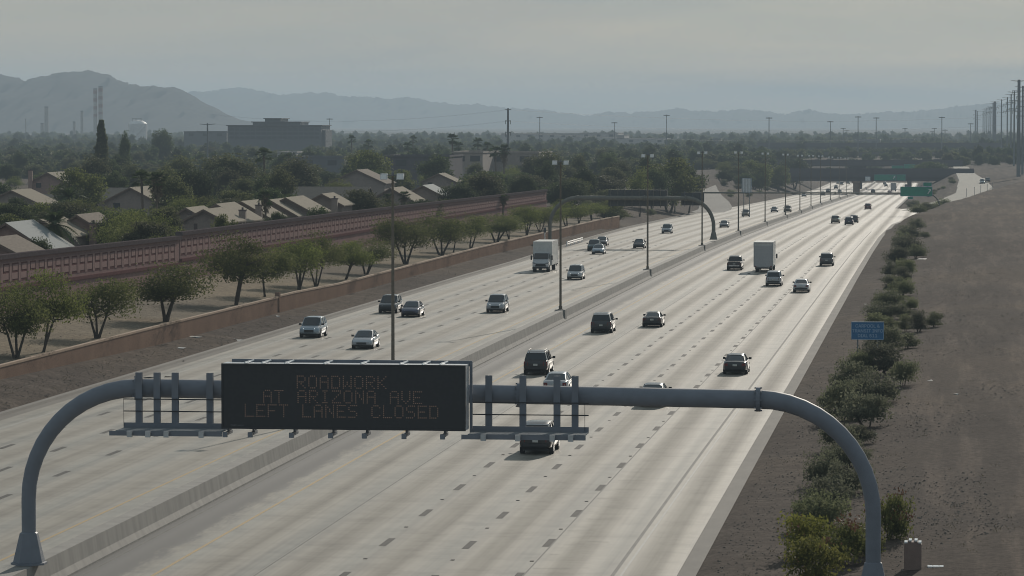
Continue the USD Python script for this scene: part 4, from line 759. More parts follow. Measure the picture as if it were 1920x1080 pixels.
for i, (px, py, w, h) in enumerate(SH):
    p = on_road(px, py, .5); y = p[1] + (w * p[1] / FPX) * .35; x = p[0]; gz = ground_z(x, y)
    near = ('beside the curved gantry post' if py > 830 else 'just below the blue sign' if py > 640 else 'beside or behind the blue sign' if py > 590 else 'in mid row' if py > 470 else 'towards the ramp')
    lab = {16: 'low lone shrub just right of the row below the blue sign', 17: 'small shrub leftmost of three standing apart in the field', 18: 'round shrub in the middle of three standing apart in the field', 19: 'spiky shrub rightmost of three standing apart in the field', 31: 'lone small shrub right of the far verge row', 12: 'dark shrub sticking out right of the row below the blue sign', 1: 'small shrub at the left edge near the gantry post foot'}.get(i, f'{ORD[SH_RANK.get(i, 0)]} grey green verge shrub from the camera, {near}')
    plant('shrub', x, y, gz - .05, w * p[1] / FPX, h * p[1] / FPX * .95, lab, 'shrub', group=None if i in (1, 12, 16, 17, 18, 19, 31) else 'shrubs in the verge row')
def build_flower(seed, fl):
    def b(t):
        r = np.random.default_rng(seed); obj('stem', [tube([(0, 0, -.1), (math.cos(a) * .5, math.sin(a) * .5, .9)], [.03, .01], 5) for a in np.arange(0, 6.3, .9)], 'bark', t)
        p = crown_pts(2600, r, 1.2, .85, .8, clumps=26, spread=.3, flat=.3); obj('foliage', leaves(p, .085, r), 'leaf_lime' if seed in (80, 82) else 'leaf_yellow', t)
        q = crown_pts(fl, r, 1.2, .8, 1.0, clumps=9, spread=.22, hollow=.8); q = q[q[:, 2] > .7]; obj('blossom', leaves(q, .055, r, 0, .9), 'flower', t)
    return b
for i, (px, py, w, h, lab) in enumerate(((1515, 1035, 120, 80, 'yellow green bush left of the gantry post foot'), (1575, 1062, 120, 85, 'orange flowered bush in front of the gantry post foot'), (1530, 1095, 130, 85, 'bright green bush at the bottom edge of the verge'), (1668, 1020, 95, 90, 'orange flowered bush right behind the gantry post'), (1625, 1050, 70, 70, 'green flowering bush hidden partly behind the gantry post'))):
    p = on_road(px, py, .4); s = w * p[1] / FPX / 2.9
    proto_or_dup(('fl', i), build_flower(80 + i, (60, 500, 30, 420, 150)[i]), 'flowering_bush', lab, 'bush', (p[0], p[1], ground_z(*p[:2]) - .05), 0, None, (s, s, h * p[1] / FPX / 1.75))

# neighbourhood beyond the sound wall --------------------------------------------------------------
mat('roof_tile', (.22, .185, .155), rough=.95, spec=.08, var=.12, scale=1.2, vscale=(6, 1, 1)); mat('roof_pale', (.28, .245, .195), rough=.95, spec=.08, var=.08, scale=1.5, vscale=(6, 1, 1)); mat('roof_white', (.30, .315, .31), rough=.9, spec=.15, var=.06)
mat('stucco_house', (.27, .22, .19), rough=.9, var=.06); mat('stucco_salmon', (.30, .20, .17), rough=.9, var=.06); mat('fascia', (.16, .11, .085), rough=.8); mat('fascia_pale', (.45, .40, .34), rough=.8); mat('window_dark', (.03, .033, .037), rough=.15, var=0); mat('door_grey', (.12, .12, .13), rough=.6)
HOUSES = []
def house(label, px, py, d, w, length, roof='roof_tile', wall='stucco_house', pitch=.50, chim=None, skew=0.0, garage=False, eave=2.7, hip=False, across=False):
    """Gabled house: (px, py) = near gable peak in the photograph, at distance d."""
    p = at_y(px, py, d); gz = ground_z(p[0], d) ; zr = p[2]; h = w * .5 * pitch; ze = zr - h
    if ze - gz < 1.6: gz = ze - 2.4
    t = thing('house', label, 'house', (p[0], d, 0), skew)
    HOUSES.append((p[0], d, max(w, 8), length, zr))
    L0, L1 = (0.0, length); e = .45
    if across:   # ridge parallel to X: long roof slope faces the camera
        obj('wall', [box(-w / 2, w / 2, .5, length - .5, gz - .5, ze)], wall, t)
        hh = length * .5 * pitch; zr2 = ze + hh
        obj('roof', [loft([[(x, -.3, ze - .1), (x, length / 2, zr2), (x, length + .3, ze - .1), (x, length + .3, ze - .28), (x, length / 2, zr2 - .18), (x, -.3, ze - .28)] for x in (-w / 2 - .4, w / 2 + .4)])], roof, t)
        obj('gable', [loft([[(x, .5, ze - .1), (x, length / 2, zr2 - .25), (x, length - .5, ze - .1)] for x in (-w / 2, w / 2)])], wall, t)
    else:
        obj('wall', [loft([[(-w / 2 + e, y, gz - .5), (-w / 2 + e, y, ze + .05), (0, y, zr - .2 - e * pitch * .4), (w / 2 - e, y, ze + .05), (w / 2 - e, y, gz - .5)] for y in (L0 + e, L1 - e)])], wall, t)
        for s in (-1, 1):
            q = obj('roof_slope', [loft([[(0, y, zr), (s * w / 2, y, ze - .06), (s * w / 2, y, ze - .22), (0, y, zr - .16)] for y in (L0, L1)])], roof, t)
        obj('fascia', [loft([[(s * .02, y, zr - .04), (s * (w / 2 + .02), y, ze - .10), (s * (w / 2 + .02), y, ze - .36), (s * .02, y, zr - .32)] for y in (L0 - .06, L0 - .005)]) for s in (-1, 1)], 'fascia', t)
        if garage: 
            obj('garage_door', box(-.3, 1.9, L0 + e - .04, L0 + e - .01, gz + .1, gz + 2.3), 'door_grey', t)
        obj('window', box(-w * .3, -w * .3 + 1.2, L0 + e - .04, L0 + e - .01, ze - 1.3, ze - .2), 'window_dark', t)
    if chim:
        cx, cy, cz = chim; c_ = obj('chimney', box(cx - .45, cx + .45, cy - .4, cy + .4, gz, zr + cz), wall, t); obj('chimney_cap', [box(cx - .52, cx + .52, cy - .47, cy + .47, zr + cz, zr + cz + .12), tube([(cx, cy, zr + cz), (cx, cy, zr + cz + .45)], .14, 8)], 'stucco_cap', c_)
    return t
H_ = house
H_('house with a bright white right roof slope against the sound wall', 10, 417, 372, 9.5, 12, 'roof_white', 'stucco_salmon', .62, (-1.8, 1, .2))
H_('nearest tan roofed house at the left end of the sound wall', -22, 446, 345, 10, 11, 'roof_tile', 'stucco_salmon', .5)
H_('house with two pale roof strips behind a leafy palm', 75, 411, 420, 8, 12, 'roof_pale', 'stucco_house', .5)
H_('house with a salmon chimney right of the leafy palm', 143, 402, 430, 8.5, 12, 'roof_tile', 'stucco_salmon', .6, (2.5, -1.4, -1.1))
H_('house with a grey garage door behind two tall fan palms', 243, 351, 600, 10, 15, 'roof_pale', 'stucco_house', .5, None, 0, True)
H_('grey gabled house at the far left edge of the frame', 20, 356, 610, 11, 14, 'roof_pale', 'stucco_house', .45)
H_('long grey roofed house at the left edge among trees', 75, 349, 660, 17, 10, 'roof_tile', 'stucco_house', .45, None, 0, False, 2.7, False, True)
H_('stepped roof house with a tall chimney far at the left', 88, 323, 800, 9, 16, 'roof_pale', 'stucco_salmon', .5, (-3.6, -1, .4))
H_('grey house with wide roof behind the garage house', 215, 342, 690, 15, 10, 'roof_tile', 'stucco_house', .45, None, 0, False, 2.7, False, True)
H_('first pale roofed townhouse from the left in the row', 348, 389, 470, 7.5, 12, 'roof_pale', 'stucco_house', .55, (1.0, -1.2, -.9))
H_('second pale roofed townhouse from the left in the row', 381, 392, 468, 7, 12, 'roof_pale', 'stucco_house', .5)
H_('third townhouse in the row with a broad pale slope', 405, 382, 482, 8.6, 13, 'roof_pale', 'stucco_house', .55, (3.9, -1, -.9))
H_('fourth townhouse in the row with a chimney in front', 452, 377, 500, 8.6, 13, 'roof_pale', 'stucco_house', .55, (2.8, -1.2, -.6))
H_('fifth townhouse in the row beside a fan palm', 505, 374, 515, 8.6, 13, 'roof_pale', 'stucco_house', .55)
H_('sixth townhouse in the row, highest pale roof', 535, 370, 520, 8.6, 15, 'roof_pale', 'stucco_house', .52)
H_('last small townhouse at the right end of the row', 603, 363, 545, 7, 11, 'roof_pale', 'stucco_house', .5, (2.2, -1, -.8))
H_('large grey roofed house above the right end of the townhouses', 612, 345, 700, 15, 12, 'roof_tile', 'stucco_house', .42, None, 0, False, 2.7, False, True)
H_('house with tan roof edges right of the large grey roof', 668, 318, 820, 14, 16, 'roof_tile', 'stucco_house', .45)
H_('house with striped sunlit roof beside the nearest light pole', 732, 352, 640, 9, 15, 'roof_pale', 'stucco_house', .55)
H_('house with bright roof edges right of the nearest light pole', 792, 347, 660, 8, 14, 'roof_white', 'stucco_house', .5)
H_('far house with one sunlit roof strip among dark trees', 822, 325, 860, 9, 12, 'roof_pale', 'stucco_house', .45)
def block(name, label, cat, px0, py_t, px1, d, depth, wall='stucco_house', bands=0, parts=()):
    a, b = at_y(px0, py_t, d), at_y(px1, py_t, d); gz = -3.0; t = thing(name, label, cat); zt = a[2]
    obj('wall', box(a[0], b[0], d, d + depth, gz, zt - .5), wall, t)
    obj('parapet', [box(a[0] - .2, b[0] + .2, d - .2, d + .1, zt - .5, zt), box(a[0] - .2, b[0] + .2, d + depth - .1, d + depth + .2, zt - .5, zt), box(a[0] - .2, a[0] + .1, d + .1, d + depth - .1, zt - .5, zt), box(b[0] - .1, b[0] + .2, d + .1, d + depth - .1, zt - .5, zt)], wall, t)
    HOUSES.append(((a[0] + b[0]) / 2, d, b[0] - a[0], depth, zt))
    n = max(2, int((b[0] - a[0]) / 9))
    for k in range(n):
        x = a[0] + (b[0] - a[0]) * (k + .5) / n; obj('window', box(x - 1.6, x + 1.6, d - .06, d - .01, zt - 3.2, zt - 1.4), 'window_dark', t)
    return t, a, b
mat('office_wall', (.10, .105, .115), rough=.6, var=.05); mat('office_glass', (.05, .06, .07), rough=.15, var=.03); mat('store_wall', (.27, .23, .20), rough=.9, var=.06); mat('warehouse_wall', (.36, .34, .33), rough=.9, var=.05)
def office():
    d = 2000; t = thing('office_building', 'wide dark stepped office building on the skyline', 'building')
    X = lambda px: at_y(px, 240, d)[0]; Z = lambda py: at_y(500, py, d)[2]
    for i, (a, b, top, dd) in enumerate(((427, 602, 236, 0), (473, 562, 229.5, 1.5), (495, 524, 223, 3))):
        obj('block', box(X(a), X(b), d + dd, d + 30 - dd, -3, Z(top)), 'office_wall', t)
        obj('roof_edge', box(X(a) - .8, X(b) + .8, d + dd - .8, d + 30.8 - dd, Z(top), Z(top) + .5), 'office_wall', t)
    for fl in range(3):
        for k in range(17):
            x0, x1 = X(430 + k * 10), X(430 + k * 10 + 8.6); z = Z(240.5 + fl * 7.5)
            obj('window', box(x0, x1, d - .12, d - .02, z - 1.3, z), 'office_glass', t)
    obj('wing', box(X(602), X(608), d + 4, d + 26, -3, Z(244)), 'office_wall', t)
    HOUSES.append((X(515), d, 60, 30, Z(236)))
office()
block('store_building', 'long low store with a sunlit parapet edge in mid distance', 'building', 722, 291, 842, 1050, 30, 'bridge_concrete')
block('store_building', 'tan store building behind fan palms in mid distance', 'building', 848, 284, 905, 1150, 40, 'store_wall')
block('store_building', 'wide brown store beside the tan one behind trees', 'building', 905, 285, 1010, 1180, 40, 'store_wall')
block('warehouse', 'long pale warehouse on the skyline right of the steel pole', 'building', 940, 250, 1088, 3000, 60, 'warehouse_wall')
block('warehouse', 'taller pale warehouse joining the long one on the skyline', 'building', 1087, 249, 1158, 2990, 60, 'warehouse_wall')
block('warehouse', 'short pale warehouse at the right end of the skyline group', 'building', 1158, 253, 1170, 2980, 50, 'warehouse_wall')
block('warehouse', 'low flat building right of the warehouses on the skyline', 'building', 1170, 259, 1250, 2900, 40, 'warehouse_wall')
block('skyline_building', 'dark wide roofed building on the skyline left of centre over the overpass', 'building', 1603, 261, 1650, 2900, 40, 'office_wall')
block('skyline_building', 'dark flat roofed building on the skyline right over the overpass', 'building', 1674, 261.5, 1714, 2900, 40, 'office_wall')
block('skyline_building', 'small dark block on the skyline among trees', 'building', 1335, 259.5, 1351, 2900, 20, 'office_wall')
block('skyline_building', 'grey block just left of the dark office building', 'building', 345, 246, 425, 2300, 40, 'office_wall')
block('store_building', 'pale flat building in front of the dark office building', 'building', 520, 284, 556, 1350, 25, 'warehouse_wall')
block('store_building', 'greenish long flat building below the dark office building', 'building', 556, 293, 645, 1250, 25, 'office_wall')

# palms with their own places
def palm(key, bld, px, py_top, d, label, group=None):
    """(px, py_top) = crown centre in the photograph, at distance d."""
    p = at_y(px, py_top, d); gz = ground_z(p[0], d); h = {'fan': 9.0, 'skirt': 8.5, 'date': 4.2}[key]
    s = (p[2] - gz) / h; proto_or_dup(('palm', key), bld, 'palm_tree', label, 'palm', (p[0], d, gz), random.uniform(0, 6), group, (max(.8, min(1.25, s)),) * 2 + (s,))
FAN, SKIRT, DATE = build_palm(9.0, 30, False, True, 1), build_palm(8.5, 30, True, True, 2), build_palm(4.2, 34, False, False, 3)
palm('fan', FAN, 268, 336, 520, 'tall fan palm left of a close pair before the garage house')
palm('skirt', SKIRT, 293, 340, 515, 'tall fan palm right of a close pair before the garage house')
palm('date', DATE, 118, 420, 385, 'bushy date palm rising over the sound wall between two houses')
palm('date', DATE, 118, 370, 520, 'bushy date palm behind the pale roof strips')
palm('skirt', SKIRT, 498, 372, 490, 'fan palm with a dead skirt among the townhouses')
palm('fan', FAN, 497, 292, 760, 'slender fan palm above the townhouse row')
palm('fan', FAN, 848, 262, 1150, 'slender fan palm before the tan store'); palm('fan', FAN, 930, 285, 1000, 'fan palm right of the tan store'); palm('skirt', SKIRT, 945, 283, 1010, 'twin fan palm just right of another before the brown store')
palm('skirt', SKIRT, 727, 372, 600, 'shaggy palm left of the nearest light pole'); palm('skirt', SKIRT, 757, 368, 605, 'shaggy palm right of the nearest light pole'); palm('skirt', SKIRT, 943, 372, 640, 'broad shaggy palm leaning over the sound wall near its far end')
for i, (px, py, d) in enumerate(((660, 262, 1500), (690, 270, 1400), (765, 275, 1300), (775, 262, 1600), (896, 268, 1300), (540, 296, 1000), (860, 275, 1250), (915, 276, 1200))):
    palm('fan', FAN, px, py, d, ['thin far palm right of the dark office building', 'thin far palm between the office building and the low store', 'thin far palm over the long low store', 'tallest thin far palm over the long low store', 'thin far palm over the tan store', 'thin far palm below the right end of the office building', 'thin palm left of the tan store', 'thin palm over the gap between tan and brown stores'][i])

# trees with their own places: px, py_top, width px, distance, kind, variant, label
NT = [(190, 222, 26, 900, 'c', 0, 'tall dark conifer below the twin striped smokestacks'), (235, 246, 26, 1050, 'tall_tree', 1, 'narrow dark tree right of the tall conifer'), (360, 312, 80, 620, 'round_tree', 2, 'dense dark round tree with a thin pole before it'),
      (150, 318, 95, 640, 'round_tree', 3, 'broad green tree before the stepped roof house'), (225, 398, 95, 430, 'round_tree', 0, 'very dark dense tree just behind the sound wall'), (310, 392, 80, 420, 'round_tree', 1, 'leafy tree behind the sound wall left of the townhouses'), (75, 443, 50, 362, 'round_tree', 2, 'dark bush like tree hugging the sound wall at its near end'),
      (30, 368, 55, 520, 'round_tree', 0, 'dark round tree left of the rear date palm'), (305, 240, 42, 1500, 'round_tree', 2, 'round dark treetop standing above the skyline trees'), (672, 358, 80, 560, 'round_tree', 1, 'bushy tree at the right end of the townhouse row'), (520, 395, 44, 470, 'round_tree', 0, 'small dense tree before the fan palm with skirt'), (598, 385, 46, 480, 'round_tree', 2, 'dark shrubby tree before the last townhouse'), (420, 405, 52, 420, 'round_tree', 3, 'green shrubby tree before the townhouse chimneys'),
      (790, 372, 70, 560, 'round_tree', 0, 'bushy tree right of the shaggy palms along the sound wall'), (905, 318, 100, 760, 'round_tree', 2, 'broad dark tree behind the far part of the sound wall'), (860, 345, 70, 660, 'round_tree', 0, 'dark tree leaning on the far part of the sound wall'), (990, 330, 80, 790, 'round_tree', 1, 'olive tree at the far end of the sound wall'), (1050, 345, 50, 800, 'mesquite_tree', 1, 'small thin tree on the pale lot past the sound wall end'),
      (1140, 285, 42, 1150, 'round_tree', 2, 'dark tree with a bare limb behind the far gantry'), (1255, 300, 100, 900, 'round_tree', 3, 'large bushy tree left of the entry ramp'), (1225, 315, 60, 880, 'round_tree', 0, 'dark tree left of the large bushy tree by the ramp'), (1290, 312, 60, 930, 'round_tree', 0, 'dark tree touching the entry ramp'), (1120, 330, 110, 840, 'round_tree', 1, 'broad olive tree above the ribbed sign back'),
      (1415, 302, 62, 1400, 'round_tree', 3, 'broad green tree right of the entry ramp top'), (1380, 312, 44, 1380, 'round_tree', 1, 'olive tree beside the entry ramp top'), (1490, 295, 60, 1620, 'round_tree', 2, 'green tree behind the left end of the overpass'), (1160, 300, 60, 1000, 'round_tree', 0, 'dark tree above the far gantry beam'), (1060, 310, 60, 980, 'tall_tree', 0, 'tall olive tree beyond the sound wall end'),
      (560, 300, 90, 760, 'tall_tree', 2, 'tall olive tree above the townhouse row'), (430, 290, 110, 760, 'tall_tree', 0, 'tall dark green tree behind the first townhouses'), (500, 330, 60, 640, 'tall_tree', 1, 'dark tall tree behind the middle townhouses'), (690, 285, 80, 900, 'round_tree', 3, 'green tree left of the long low store'), (820, 290, 70, 900, 'tall_tree', 1, 'tall dark tree before the long low store'), (1200, 320, 40, 820, 'mesquite_tree', 3, 'thin tree before the pale cleared slope'),
      (1745, 302, 60, 1720, 'round_tree', 0, 'dark tree mass at the right end of the second bridge'), (1312, 298, 50, 1600, 'round_tree', 2, 'dark round tree behind the left edge of the entry ramp top'), (1345, 306, 46, 1640, 'round_tree', 0, 'dark round tree right behind the entry ramp top'), (1385, 296, 60, 1700, 'round_tree', 1, 'olive tree far behind the pale sign back'), (1460, 312, 46, 1500, 'round_tree', 3, 'green tree against the overpass left end')]
for px, py, w, d, kd, vv, lab in NT:
    p = at_y(px, py, d); gz = ground_z(p[0], d); h = max(2.5, p[2] - gz)
    if kd == 'c':
        s = h / 17.0; proto_or_dup('conifer', build_conifer, 'conifer_tree', lab, 'tree', (p[0], d, gz), 0, None, (w * d / FPX / 3.2, w * d / FPX / 3.2, s))
    else: plant(kd, p[0], d, gz, w * d / FPX, h, lab, 'tree', v=vv)
def free(x, y, rad):
    if y < 720 and x > -82: return False
    if -66 - max(0, (y - 720) * .05) * (y < 1580) - 8 * (y >= 1580) < x < 3 and y < 2008: return False
    c, w, _ = ramp_l(y)
    if 940 < y < 1580 and x > c - w - 4: return False
    for hx, hy, w_, l_, _ in HOUSES:
        if abs(x - hx) < w_ / 2 + rad * .8 and hy - 5 - rad * .5 < y < hy + l_ + rad * .5: return False
    return True
def clear_view(x, y, ztop):
    """Keep roofs that show in the photograph from being hidden by filler trees."""
    px = lambda X, Y: VPX + FPX * X / Y
    for hx, hy, w_, l_, hz in HOUSES:
        if y < hy + 2 and hy - y < 170:
            u0, u1 = px(hx - w_ / 2, hy), px(hx + w_ / 2 + 1.2, hy); u = px(x, y)
            if u0 - 6 < u < u1 + 6:
                yt = 229 + FPX * (CAM_H - ztop) / y; yh = 229 + FPX * (CAM_H - (hz - 2.2)) / hy
                if yt < yh: return False
    return True
cnt = 0; tries = 0; placed = []; FILL = []
while cnt < 290 and tries < 9000:
    tries += 1
    y = float(np.exp(rng.uniform(math.log(350), math.log(1750)))); xl = -(VPX + 60) / FPX * y
    x = float(rng.uniform(xl, -60))
    kd = ['round_tree', 'round_tree', 'tall_tree', 'mesquite_tree'][int(rng.integers(4))]
    if y < 560: kd = 'round_tree' if rng.random() < .6 else 'mesquite_tree'
    h = float({'round_tree': rng.uniform(4.5, 8), 'tall_tree': rng.uniform(7.5, 11.5), 'mesquite_tree': rng.uniform(4, 6.5)}[kd]); w = h * float({'round_tree': rng.uniform(.85, 1.25), 'tall_tree': rng.uniform(.55, .85), 'mesquite_tree': rng.uniform(.9, 1.2)}[kd])
    if y > 1100: h *= .9
    if y > 1500: h *= .9
    if not free(x, y, w / 2) or any((x - a) ** 2 + ((y - b) * .35) ** 2 < (w * .42) ** 2 for a, b in placed): continue
    gz = ground_z(x, y)
    if not clear_view(x, y, gz + h): continue
    FILL.append((kd, x, y, gz, w, h))
    placed.append((x, y)); cnt += 1
LM = [('the bright white roof by the sound wall', 40, 425), ('the two pale roof strips', 90, 408), ('the salmon chimney house', 150, 405), ('the garage house', 255, 360), ('the stepped roof house', 95, 325), ('the tall conifer', 190, 245), ('the grey house with wide roof', 215, 345),
      ('the first townhouse of the row', 348, 392), ('the townhouse with a chimney in front', 460, 385), ('the highest pale townhouse roof', 545, 375), ('the last small townhouse', 603, 366), ('the large grey roof', 612, 350), ('the house with tan roof edges', 668, 322), ('the striped sunlit roof', 735, 355),
      ('the house with bright roof edges', 795, 350), ('the far house with one roof strip', 822, 328), ('the long low store', 780, 294), ('the tan store', 875, 290), ('the wide brown store', 960, 290), ('the dark office building', 515, 245), ('the white storage tank', 258, 240), ('the striped smokestacks', 183, 200), ('the lone steel power pole', 952, 240),
      ('the long pale warehouse', 1010, 255), ('the ribbed sign back', 1195, 372), ('the sound wall end', 1027, 362), ('the entry ramp top', 1330, 335), ('the lone pale smokestack', 87, 225), ('the pale flat building', 540, 288), ('the shaggy palms', 742, 375), ('the close pair of fan palms', 280, 345), ('the grey gabled house at the frame edge', 20, 360)]
seen_rel = {}
def pix(x, y, z):
    c_ = R.T @ np.array([x, y, z - CAM_H]); return 960 + FPX * c_[0] / c_[2], 540 - FPX * c_[1] / c_[2]
for kd, x, y, gz, w, h in sorted(FILL, key=lambda q: q[2]):
    u, v_ = pix(x, y, gz + h * .6)
    nm, lx, ly_ = min(LM, key=lambda q: (q[1] - u) ** 2 + ((q[2] - v_) * 2.2) ** 2)
    dx, dy = u - lx, (v_ - ly_) * 2.2
    rel = ('right of' if dx > 0 else 'left of') if abs(dx) > abs(dy) else ('below' if dy > 0 else 'above')
    k_ = (kd, nm, rel); n_ = seen_rel[k_] = seen_rel.get(k_, -1) + 1
    look = {'round_tree': 'rounded dense tree', 'tall_tree': 'tall loose tree', 'mesquite_tree': 'light feathery tree'}[kd]
    plant(kd, x, y, gz, w, h, f'{ORD[n_]} nearest {look} {rel} {nm}', 'tree', {'round_tree': 'rounded neighbourhood trees', 'tall_tree': 'tall neighbourhood trees', 'mesquite_tree': 'feathery neighbourhood trees'}[kd])
# trees on the cut slope between the entry ramp and the freeway
r5 = np.random.default_rng(31)
for k in range(9):
    y = 1290 + k * 28 + float(r5.uniform(-8, 8)); c, w, lv = ramp_l(y); x = c + w + 3 + float(r5.uniform(0, 1)) * max(1.5, XL(y) - 5 - (c + w + 3)); s = float(r5.uniform(3.6, 6.2))
    plant(['round_tree', 'mesquite_tree'][k % 2], x, y, ground_z(x, y), s * 1.25, s, f'{ORD[k]} nearest dark tree on the cut slope right of the entry ramp', 'tree', 'slope trees right of the entry ramp', rnd=r5)
# the far canopy that nobody could count
def far_canopy():
    pi = UsdGeom.PointInstancer.Define(stage, '/World/tree_canopy'); tag(pi, 'far dark green tree canopy stretching to the skyline', 'trees', None, 'stuff')
    protos = []
    for k, (lf, rx, rzz) in enumerate((('leaf_dark', 3.6, 3.0), ('leaf_olive', 3.2, 3.4), ('leaf_dark', 2.6, 4.4))):
        r = np.random.default_rng(200 + k); m = leaves(crown_pts(900, r, rx, rzz, rzz * 1.05, clumps=22, spread=.27, hollow=.4), .6, r)
        q = usdkit.mesh(stage, f'/World/tree_canopy/crown_{k + 1:03d}', m, M[lf]); pi.CreatePrototypesRel().AddTarget(q.GetPath())
    r = np.random.default_rng(77); pts, idx, sc = [], [], []
    while len(pts) < 5200:
        y = float(np.exp(r.uniform(math.log(1250), math.log(4800)))); x = float(r.uniform(-(VPX + 80) / FPX * y, (1920 - VPX + 80) / FPX * y))
        if not free(x, y, 3): continue
        if x > 0 and y < 1780 and x < ipl(y, XE) + 5: continue
        z = ground_z(x, y) if y < 2700 else -2.5
        s = float(r.uniform(.6, 1.12)) * (1.0 if y < 2600 else 1.1)
        hmax = 1.0
        for hx, hy, w_, l_, hz in HOUSES[-16:]:
            if y < hy and hy > 1900 and abs((VPX + FPX * x / y) - (VPX + FPX * hx / hy)) < FPX * w_ / hy / 2 and z + s * 6.5 > CAM_H + (hz - CAM_H) * y / hy - 6 * y / hy: hmax = .6
        u_ = VPX + FPX * x / y
        if 1405 < u_ < 1890 and y < 2378: hmax = min(hmax, max(.25, (CAM_H - 50.5 * y / FPX - z) / (6.6 * s * 1.1)))
        pts.append((x, y, z - .2)); idx.append(int(r.integers(3))); sc.append((s, s, s * hmax * float(r.uniform(.75, 1.15))))
    pi.CreatePositionsAttr(Vt.Vec3fArray.FromNumpy(np.array(pts, np.float32))); pi.CreateProtoIndicesAttr(Vt.IntArray.FromNumpy(np.array(idx, np.int32))); pi.CreateScalesAttr(Vt.Vec3fArray.FromNumpy(np.array(sc, np.float32)))
    a = r.uniform(0, 6.28, len(pts)); pi.CreateOrientationsAttr(Vt.QuathArray([Gf.Quath(math.cos(q / 2), 0, 0, math.sin(q / 2)) for q in a]))
far_canopy()
# low scrub under the trees and on the slopes by the ramps
r_ = np.random.default_rng(12)
SC = {}
for k in range(46):
    y = float(r_.uniform(690, 1480)); side = r_.random() < .55
    c, w, lv = ramp_l(max(y, 960)); x = float(r_.uniform(-82, XL(y) - 3)) if y < 960 else float(r_.uniform(c + w + 3, XL(y) - 3)) if c + w + 6 < XL(y) else None
    if x is None or not side:
        if y < 1040: continue
        c, w, lv = ramp_r(y); x = float(r_.uniform(XR(y) + 3, max(XR(y) + 4, c - w - 2)))
    s = float(r_.uniform(1.5, 4.0)); lft = x < -40
    SC[lft] = SC.get(lft, -1) + 1
    plant('shrub', x, y, ground_z(x, y) - .1, s, s * .6, f'{ORD[SC[lft]]} low dry shrub on the entry ramp slope' if lft else f'{ORD[SC[lft]]} low dry shrub on the exit ramp slope', 'shrub', 'entry ramp slope shrubs' if lft else 'exit ramp slope shrubs', rnd=r_)
# ------------------------------------------------------------------ masts, transmission poles, stacks, tank
mat('far_steel', (.16, .17, .18), rough=.6, metal=.2, var=.05); mat('stack_pale', (.33, .31, .29), rough=.8, var=.05); mat('stack_band', (.22, .09, .07), rough=.8); mat('tank_white', (.62, .61, .6), rough=.6, var=.04)
def mast(px, py, d, label):
    p = at_y(px, py, d); gz = -3.0; t = thing('high_mast_light', label, 'light mast', (p[0], d, 0))
    obj('mast', tube([(0, 0, gz), (0, 0, p[2])], [.36, .2], 8), 'far_steel', t)
    obj('lamp_ring', [tube([(0, 0, p[2] - .5), (0, 0, p[2] - .1)], [.9, .6], 10)] + [cbox((1.5 * math.cos(a), 1.5 * math.sin(a), p[2] - .45), (.9, .9, .5)) for a in np.arange(0, 6.28, 1.047)], 'far_steel', t)
for k, (px, py, d) in enumerate(((618, 222, 2300), (1012, 219, 2300), (1152, 229, 2400), (1250, 215, 2250), (1442, 220, 2200), (1557, 227, 2300), (1609, 218, 2250), (1581, 240, 2700), (1588, 244, 2800), (1643, 220, 2350), (1697, 240, 2700), (1752, 240, 2700), (1748, 246, 2800), (1766, 219, 2250), (1772, 243, 2700), (1820, 231, 2500))):
    mast(px, py, d, ['tall light mast right of the dark office building', 'tall light mast above the long pale warehouse', 'light mast above the right end of the warehouses', 'tall light mast right of the warehouses', 'tall light mast left of the flyover', 'tall light mast over the left half of the flyover', 'tallest light mast of the close cluster over the flyover', 'short far mast in the cluster left of the tallest one', 'shortest far mast in the cluster left of the tallest one', 'tall thin light mast over the centre of the flyover', 'lone short light mast over the right half of the flyover', 'short mast with a wide head left of the tall right mast', 'shortest mast left of the tall right mast', 'tall light mast near the right end of the flyover', 'short light mast just right of the tall right mast', 'faint light mast left of the transmission poles'][k])
def t_pole(px, py, d, thick, label, arms=3, side=(-1, 1), gz=-3.0, al=1.0):
    p = at_y(px, py, d); H = p[2]; t = thing('transmission_pole', label, 'power pole', (p[0], d, 0))
    obj('pole', tube([(0, 0, gz), (0, 0, H)], [thick * 1.35, thick * .95], 10), 'far_steel', t)
    for k in range(arms):
        z = H - .3 - k * 4.0
        for s in side:
            obj('crossarm', tube([(0, 0, z - .3), (s * (2.6 if k else 3.2) * al, 0, z)], [.16, .09], 6), 'far_steel', t)
            if k: obj('insulator', tube([(s * 2.5 * al, 0, z), (s * 2.5 * al, 0, z - 1.3)], .13, 6), 'far_steel', t)
TP = [(1910.7, 149.5, 1440, .62, 4), (1918, 161, 1500, .40, 4), (1902, 171, 1756, .36, 3), (1896, 176, 1921, .36, 3), (1889, 182, 2167, .36, 3), (1878, 186, 2368, .38, 3), (1865.5, 190, 2600, .95, 2), (1862, 192.5, 2752, .4, 2), (1858, 199.5, 3100, .4, 2), (1854.5, 201, 3200, .4, 2), (1850.5, 202.5, 3300, .4, 2), (1847, 205, 3500, .4, 2), (1843.5, 207.5, 3700, .4, 2), (1833, 208, 3700, .5, 3), (1829.5, 206, 3500, .8, 3)]
for k, (px, py, d, th_, ar) in enumerate(TP):
    lab = {0: 'tallest and nearest thick steel power pole at the right edge', 1: 'thin power pole rightmost at the frame edge', 2: 'thin power pole just left of the tallest one', 3: 'second thin power pole left of the tallest one', 4: 'third thin power pole left of the tallest one', 5: 'thin power pole standing alone in the middle of the line', 6: 'thick dark power pole in the middle of the line', 13: 'thin power pole right beside the leftmost thick one', 14: 'leftmost thick power pole with arms to its left'}.get(k, ORD[k - 7] + ' thin power pole going left from the thick middle one')
    t_pole(px, py, d, th_, lab, ar, (-1,) if k == 14 else (-1, 1))
